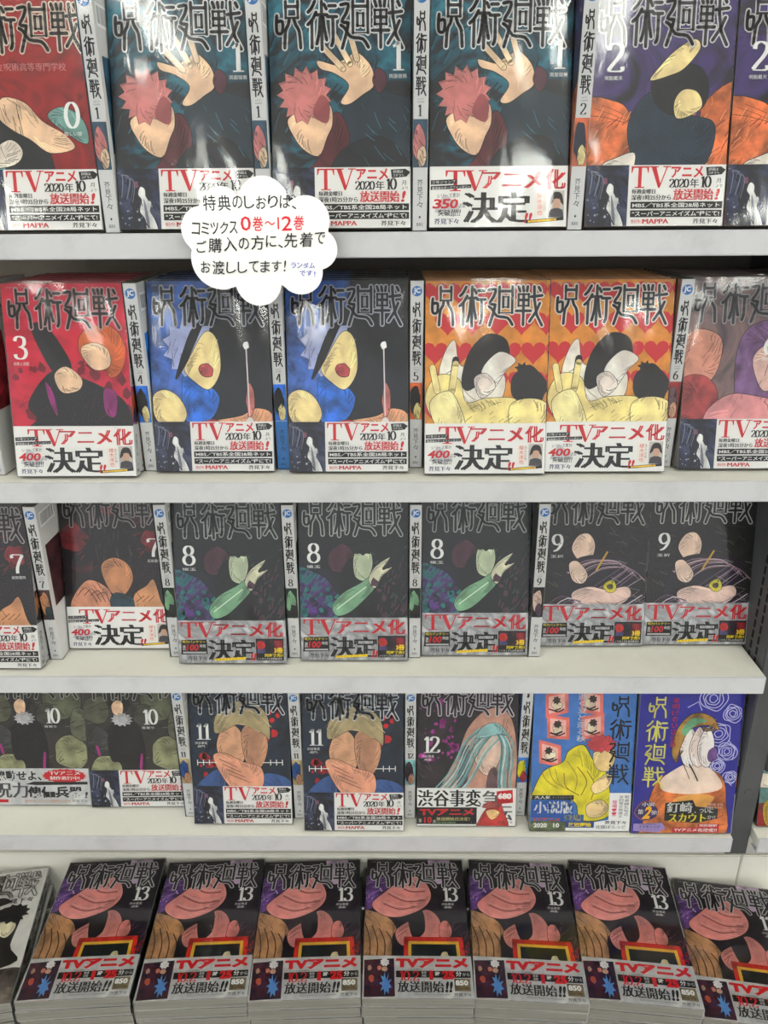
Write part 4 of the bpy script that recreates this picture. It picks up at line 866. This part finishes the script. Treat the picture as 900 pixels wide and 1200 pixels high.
# room
ROOM = steel('room_paint', (214, 212, 206), 0.8, .03, 2); FLOORM = steel('floor_tile', (176, 172, 164), 0.35, .05, 2)
bm = bmesh.new(); box(bm, -4, 4, -7, 3.0, -.05, 0); struct('floor', bm, [FLOORM])
bm = bmesh.new(); box(bm, -4, 4, -7, 3.0, CEIL, CEIL+.05); struct('ceiling', bm, [ROOM])
LAMPM = bpy.data.materials.new('lamp_diffuser'); LAMPM.use_nodes = True
_b = LAMPM.node_tree.nodes['Principled BSDF']; _b.inputs['Emission Color'].default_value = (.98, 1, .92, 1); _b.inputs['Emission Strength'].default_value = LAMP_STRENGTH
CASE = steel('lamp_case', (225, 225, 222), .5, .02)
for i, (x, y) in enumerate(LAMPS):
    L_ = empty('ceiling_lamp', (x, y, CEIL), 'long fluorescent ceiling lamp above the aisle in front of the shelves', 'lamp', 'ceiling lamps above the aisle')
    bm = bmesh.new(); box(bm, -.12, .12, -.62, .62, -.05, -.001, 0, .004); mesh_obj('lamp_case', bm, [CASE], L_)
    bm = bmesh.new(); box(bm, -.07, .07, -.60, .60, -.062, -.0505, 0, .003); mesh_obj('diffuser', bm, [LAMPM], L_)

# ------------------------------------------------------------------ books standing on the shelves
LEAN = R(11)
COLN = {'0': 'red', '1': 'dark teal', '2': 'orange and dark blue', '3': 'crimson', '4': 'blue and black', '5': 'red heart-patterned', '6': 'greyish pink', '7': 'black and dark red', '8': 'black and green',
        '9': 'black and grey', '10': 'olive and black', '11': 'navy', '12': 'dark purple and teal', '13': 'dark purple and brown'}
ROWN = ['top shelf', 'second shelf', 'third shelf', 'fourth shelf']
WORD = {'0': 'zero', '1': 'one', '2': 'two', '3': 'three', '4': 'four', '5': 'five', '6': 'six', '7': 'seven', '8': 'eight', '9': 'nine', '10': 'ten', '11': 'eleven', '12': 'twelve', '13': 'thirteen'}
BANDN = {'date': 'white broadcast-date band', '400': 'white band marked 400', '350': 'white band marked 350', 'silver': 'silver-grey band', 'puppet': 'grey band with a red burst', 'shibuya': 'black and white band', None: 'no band'}
# face-out: (kind, vol, band, bottom-left px, bottom-right px, books behind, which, yaw)
ROWS = [
 [('F', '0', 'date', (-38, 269), (125, 268), 1, 'at the left end', 0),
  ('S', '1', None, (127, 271), (140, 271), 'right of the red comic'),
  ('F', '1', 'date', (144, 271), (302, 270), 1, 'leftmost of three, partly behind the cloud sign', 0),
  ('S', '1', None, (303.5, 270), (316, 270), 'above the middle of the cloud sign'),
  ('F', '1', 'date', (318, 270), (481, 270), 2, 'middle one of three, right of the cloud sign', 0),
  ('S', '1', None, (483, 270), (497, 270), 'right of the middle teal comic'),
  ('F', '1', '350', (505, 270), (664, 269), 3, 'rightmost of three, band reading 350', 0),
  ('S', '2', None, (666, 267), (677, 267), 'squeezed left of the orange comics'),
  ('F', '2', 'date', (686, 267), (843, 265), 4, 'left one of the pair', 0),
  ('F', '2', 'date', (851, 266), (1006, 265), 2, 'right one of the pair, cut off at right', 0)],
 [('S', '3', None, (-9, 556), (7, 556), 'far left beside the crimson comic'),
  ('F', '3', '400', (21, 558), (163, 557), 7, 'alone at left', 0),
  ('S', '4', None, (169, 551), (184, 551), 'just left of the first blue comic'),
  ('F', '4', 'date', (187, 552), (325, 551), 7, 'left one, with the cloud sign over its title', 0),
  ('S', '4', None, (327, 549), (340, 549), 'between the two blue comics, with a blue foot'),
  ('F', '4', 'date', (342, 552), (478, 552), 7, 'right one, under the right side of the cloud sign', 0),
  ('S', '5', None, (480, 547), (493, 547), 'left of the heart-patterned comics'),
  ('F', '5', '400', (496, 555), (636, 554), 7, 'left one of the pair', 0),
  ('F', '5', '400', (638, 553), (773, 551), 7, 'right one of the pair', 0),
  ('S', '6', None, (774, 546), (788, 546), 'right of the heart-patterned pair'),
  ('F', '6', 'date', (791, 549), (926, 548), 6, 'at the right edge of the picture', 0)],
 [('F', '7', 'date', (-72, 783), (55, 782), 1, 'left one of the pair, cut off at left', 0),
  ('S', '7', None, (60, 772), (75, 772), 'between the two dark red comics, barcode side showing'),
  ('F', '7', '400', (82, 760), (197, 758), 1, 'right one of the pair', 0),
  ('S', '8', None, (199, 769), (213, 769), 'left of the first green comic'),
  ('F', '8', 'silver', (214, 777), (337, 776), 1, 'leftmost of three', 0),
  ('S', '8', None, (338.5, 770), (352, 770), 'between the first and second green comics'),
  ('F', '8', 'silver', (353, 773), (476, 773), 1, 'middle one of three', 0),
  ('S', '8', None, (478, 770), (492, 770), 'between the second and third green comics'),
  ('F', '8', 'silver', (494, 767), (615, 767), 1, 'rightmost of three', 0),
  ('S', '9', None, (617, 769), (631, 769), 'left of the black and grey pair'),
  ('F', '9', 'silver', (633, 756), (752, 756), 1, 'left one of the pair', 0),
  ('F', '9', 'silver', (753, 755), (873, 754), 1, 'right one of the pair, next to the dark upright', 0)],
 [('F', '10', 'puppet', (-3, 943), (107, 942), 1, 'left one of the pair, red burst on its band', 0),
  ('F', '10', 'date', (112, 946), (219, 943), 1, 'right one of the pair, broadcast band', 0.02),
  ('S', '11', None, (218, 956), (231, 956), 'between the olive and the navy comics'),
  ('F', '11', 'date', (232, 964), (343, 965), 1, 'left one of the pair', 0),
  ('S', '11', None, (344.5, 958), (357, 958), 'between the two navy comics'),
  ('F', '11', 'date', (361, 972), (475, 973), 1, 'right one of the pair', 0),
  ('S', '12', None, (476, 958), (488, 958), 'between the right navy comic and the purple one'),
  ('F', '12', 'shibuya', (489, 967), (602, 967), 1, 'white band with black headline', 0),
  ('S', 'n1', None, (606, 955), (617, 955), 'left of the blue and yellow novel'),
  ('F', 'n1', 'nov1', (623, 973), (737, 973), 1, '', 0),
  ('F', 'n2', 'nov2', (742, 981), (855, 983), 0, '', 0)],
]
def ordn(k): return ['first', 'second', 'third', 'fourth', 'fifth', 'sixth', 'seventh', 'eighth'][k]
pitch = (BT+1.9)*mm/cos(LEAN)
for ri, row in enumerate(ROWS):
    z = SHZ[ri]; items = []
    for it in row:
        zz = z+.0035 if it[0] == 'F' else z+.001
        a = on_z(it[3][0], it[3][1], zz); b = on_z(it[4][0], it[4][1], zz)
        if ri == 0:
            Y = .689 if it[0] == 'F' else .692; a = on_y(it[3][0], it[3][1], Y); b = on_y(it[4][0], it[4][1], Y)
        hw = (BW/2+.7)*mm if it[0] == 'F' else (BT/2+.95)*mm
        it = list(it); it.append((a.x+b.x)/2)
        items.append([it, (a.x+b.x)/2, (a.y+b.y)/2, hw])
    items.sort(key=lambda q: q[1])
    for _ in range(200):      # neighbours may touch but not overlap
        for p, q in zip(items, items[1:]):
            ov = (p[1]+p[3]+.0002)-(q[1]-q[3])
            if ov > 0: p[1] -= ov/2; q[1] += ov/2
        if items[-1][1]+items[-1][3] > XR-.0005 and ri == 3: items[-1][1] = XR-.0005-items[-1][3]
    for it, x, y, hw in items:
        v = it[1]
        print('ROW', ri, it[0], v, round(x, 3), round(y, 3), 'moved', round((x-it[-1])*1000, 1))
        if it[0] == 'F':
            cat = 'book'
            if v == 'n1': lab = 'blue novel with a big yellow shape and pink squares on the fourth shelf'
            elif v == 'n2': lab = 'royal blue novel with white roses at the right end of the fourth shelf'
            else: lab = '%s comic numbered %s, %s' % (COLN[v], WORD[v], it[6])
            if v in ('4', '5'): lab = '%s comic, %s' % (COLN[v], it[6])
            lean = LEAN if v != 'n2' else R(9)
            if v == 'n2': y = max(y, .690)
            for k in range(it[5]+1):
                o = book(v, it[2], lab if k == 0 else '%s %s comic behind the %s' % (ordn(k), COLN[v], it[6].split(',')[0].replace('at the', 'one at the').replace('alone', 'front one')) if v[0] != 'n' else 'second blue novel standing behind the front one',
                         ('comics facing out on the %s' if v[0] != 'n' else 'novels on the %s') % ROWN[ri], name='comic_book' if v[0] != 'n' else 'novel', front=k == 0)
                s = 1.0
                yy = y+k*pitch; jit = RNG.uniform(-.0006, .0006) if k else 0
                if k: jit += .0006*(k % 3)-.0006
                o.rotation_euler = (-lean, 0, it[7]); o.location = (x+jit*.6, yy, z+(BT+.7)*mm*sin(lean)+.45*mm*cos(lean)+.0004)
        else:
            foot = (226, 226, 226)
            if v == '4' and it[3][0] > 300: foot = (50, 130, 200)
            lab = 'spine-out comic numbered %s, %s' % (WORD[v], it[5]) if v[0] != 'n' else 'white spine of a novel standing spine out left of the blue novel'
            o = book(v, None, lab, 'comics standing spine out on the %s' % ROWN[ri], foot, name='comic_book' if v[0] != 'n' else 'novel', front=False)
            rz = -R(90)
            o.rotation_euler = (0, 0, rz)
            o.location = (x-BT/2*mm, y+BW/2*mm, z+.0008)
# hidden second spine beside the crimson comic, and a book of the next bay
o = book('0', None, 'dark red and black comic just visible right of the upright', 'comics in the right-hand bay', name='comic_book')
o.rotation_euler = (-LEAN, 0, 0); p = on_z(884, 968, SHZ[3]+.003); o.location = (XL2+.004+BW/2*mm, p.y, SHZ[3]+.0035)

# ------------------------------------------------------------------ flat stacks at the bottom
FT = (BT+1.8)*mm
FLAT = [  # vol, band, top-left px, bottom-left px, levels, which
 ('fan', 'fan', (-48, 1016), (-118, 1182), 5, 'white picture book, topmost of its flat stack at the far left'),
 ('13', '850', (86, 1006), (21, 1166), 6, 'first from the left'), ('13', '850', (202, 1005), (159, 1167), 6, 'second from the left'),
 ('13', '850', (313, 1006), (291, 1168), 6, 'third from the left'), ('13', '850', (431, 1006), (424, 1168), 6, 'fourth from the left'),
 ('13', '850', (549, 1006), (556, 1169), 6, 'fifth from the left'), ('13', '850', (665, 1006), (687, 1169), 6, 'sixth from the left'),
 ('13', '850', (786, 1025), (822, 1190), 4, 'at the right, lower than its neighbours')]
prevx = None
for si, (v, band, tl, bl, n, which) in enumerate(FLAT):
    zt = DECK+n*FT-.001
    A = on_z(bl[0], bl[1], zt-.001); Bp = on_z(tl[0], tl[1], zt-.001); d = (Bp-A).normalized()
    ang = math.atan2(-d.x, d.y)
    for k in range(n):
        top = k == n-1
        a2 = ang+(0 if top else RNG.uniform(-.014, .014)); jx = 0 if top else RNG.uniform(-.0012, .0012); jy = 0 if top else RNG.uniform(-.003, .002)
        dd = Vector((-sin(a2), cos(a2), 0)); rr = Vector((cos(a2), sin(a2), 0))
        c0 = Bp-d*BHT*mm+rr*(BW/2*mm+jx)+Vector((0, jy, 0)); 
        lab = (('purple comic on top of the flat stack %s' % which) if v == '13' else which) if top else \
              ('%s comic down in the flat stack %s' % (ordn(n-1-k), which if v == '13' else 'at the far left end'))
        o = book(v, band, lab, 'comics lying in flat stacks along the bottom', name='comic_book' if v == '13' else 'picture_book', front=top)
        o.rotation_euler = Euler((-R(90), 0, a2), 'XYZ')
        zz = DECK+k*FT+(BT+.45)*mm
        c0.z = zz; o.location = c0+ (dd*0)
        # keep clear of the riser
        end = c0+dd*(BHT+1)*mm+rr*abs(BW/2*mm)*0
        mxy = max((c0+dd*(BHT+1)*mm+rr*s*BW/2*mm).y for s in (-1, 1))
        if mxy > .7172: o.location.y -= mxy-.7172
    print('FLAT', si, A, math.degrees(ang))

# ------------------------------------------------------------------ cloud sign
SY = FRONT-.019
root = empty('cloud_sign', (0, 0, 0), 'white cloud-shaped card with handwritten notice hung on the top shelf edge', 'sign')
def Cp(x, y):      # crop pixels of the sign to mm about its centre
    return ((x-450)/4.737*.72, -(y-400)/4.737*.72)
circ = [(480, 200, 132), (700, 285, 122), (752, 430, 106), (655, 545, 120), (425, 600, 124), (230, 480, 156), (158, 330, 120), (262, 230, 114), (450, 400, 200)]
out = []
for i in range(160):
    a = 2*pi*i/160; best = 0
    for cx, cy, r in circ:
        fx, fy = 450-cx, 400-cy; dx, dy = cos(a), sin(a); b = fx*dx+fy*dy; q = b*b-(fx*fx+fy*fy-r*r)
        if q > 0: best = max(best, -b+math.sqrt(q))
    out.append(Cp(450+best*cos(a), 400+best*sin(a)))
bm = bmesh.new()
f = [bm.verts.new((x*mm, 0, y*mm)) for x, y in out]; g = [bm.verts.new((x*mm, .0006, y*mm)) for x, y in out]
bm.faces.new(f); bm.faces.new(g[::-1])
for i in range(160): bm.faces.new((f[i], g[i], g[(i+1) % 160], f[(i+1) % 160]))
CARD = ink((244, 243, 240), .5)
card = mesh_obj('card', bm, [CARD], root)
c = Canvas(400, 400, dz=.03); r2 = random.Random(3)
def hand(t, x0, y0, x1, y1, mat, slope=0, bold=.006):
    n = len(t); ws = [(.4 if ch in '、!1' else .8 if ch in 'のしおりはごにでてますコミックスランダムですッ' else 1) for ch in t]; tot = sum(ws); x = x0
    for ch, w in zip(t, ws):
        cw = (x1-x0)*w/tot; fr = (x+cw/2-x0)/(x1-x0); dy = slope*fr+r2.uniform(-3, 3); hh = (y1-y0)*(.92 if w == 1 else .45 if ch in '、' else .22 if ch == '〜' else .76)
        if ch in '、': yc = y1-hh/2
        else: yc = (y0+y1)/2
        if ch == '、': yc = y1-10; hh = 18
        if ch == '〜': hh = 20
        m_ = .34 if ch in '1!' else .07
        a = Cp(x+cw*m_, yc+hh/2+dy); b = Cp(x+cw*(1-m_), yc-hh/2+dy)
        c.text(ch, a[0], a[1], b[0], b[1], mat, bold=bold, rot=r2.uniform(-.05, .05), shear=r2.uniform(0, .12)); x += cw
BK = ink((34, 32, 38)); RD = ink((222, 40, 60)); BL = ink((40, 50, 190))
hand('特典のしおりは、', 162, 158, 655, 240, BK, -6); hand('コミックス', 92, 285, 340, 365, BK, -10); hand('0巻〜12巻', 350, 262, 692, 340, RD, -6)
hand('ご購入の方に、先着で', 105, 372, 800, 452, BK, -40); hand('お渡ししてます!', 118, 482, 590, 560, BK, -6); hand('ランダム', 604, 492, 738, 530, BL, 0); hand('です!', 648, 536, 742, 572, BL, 0)
bm = bmesh.new(); mats = []
c.build(bm, mats, lambda x, y, z: (x*mm, -z*mm, y*mm))
mesh_obj('handwriting', bm, mats, root)
pc = on_y(305, 285.5, SY); root.location = pc; root.rotation_euler = (R(4), 0, 0)
# clip that holds the card on the shelf lip
bm = bmesh.new(); box(bm, -.008, .008, .0007, .0172, -.0012, .0); box(bm, -.008, .008, .0007, .0018, -.012, .012)
cl = mesh_obj('sign_clip', bm, [ink((215, 220, 222), .2)], root)

bpy.data.objects.remove(_to)
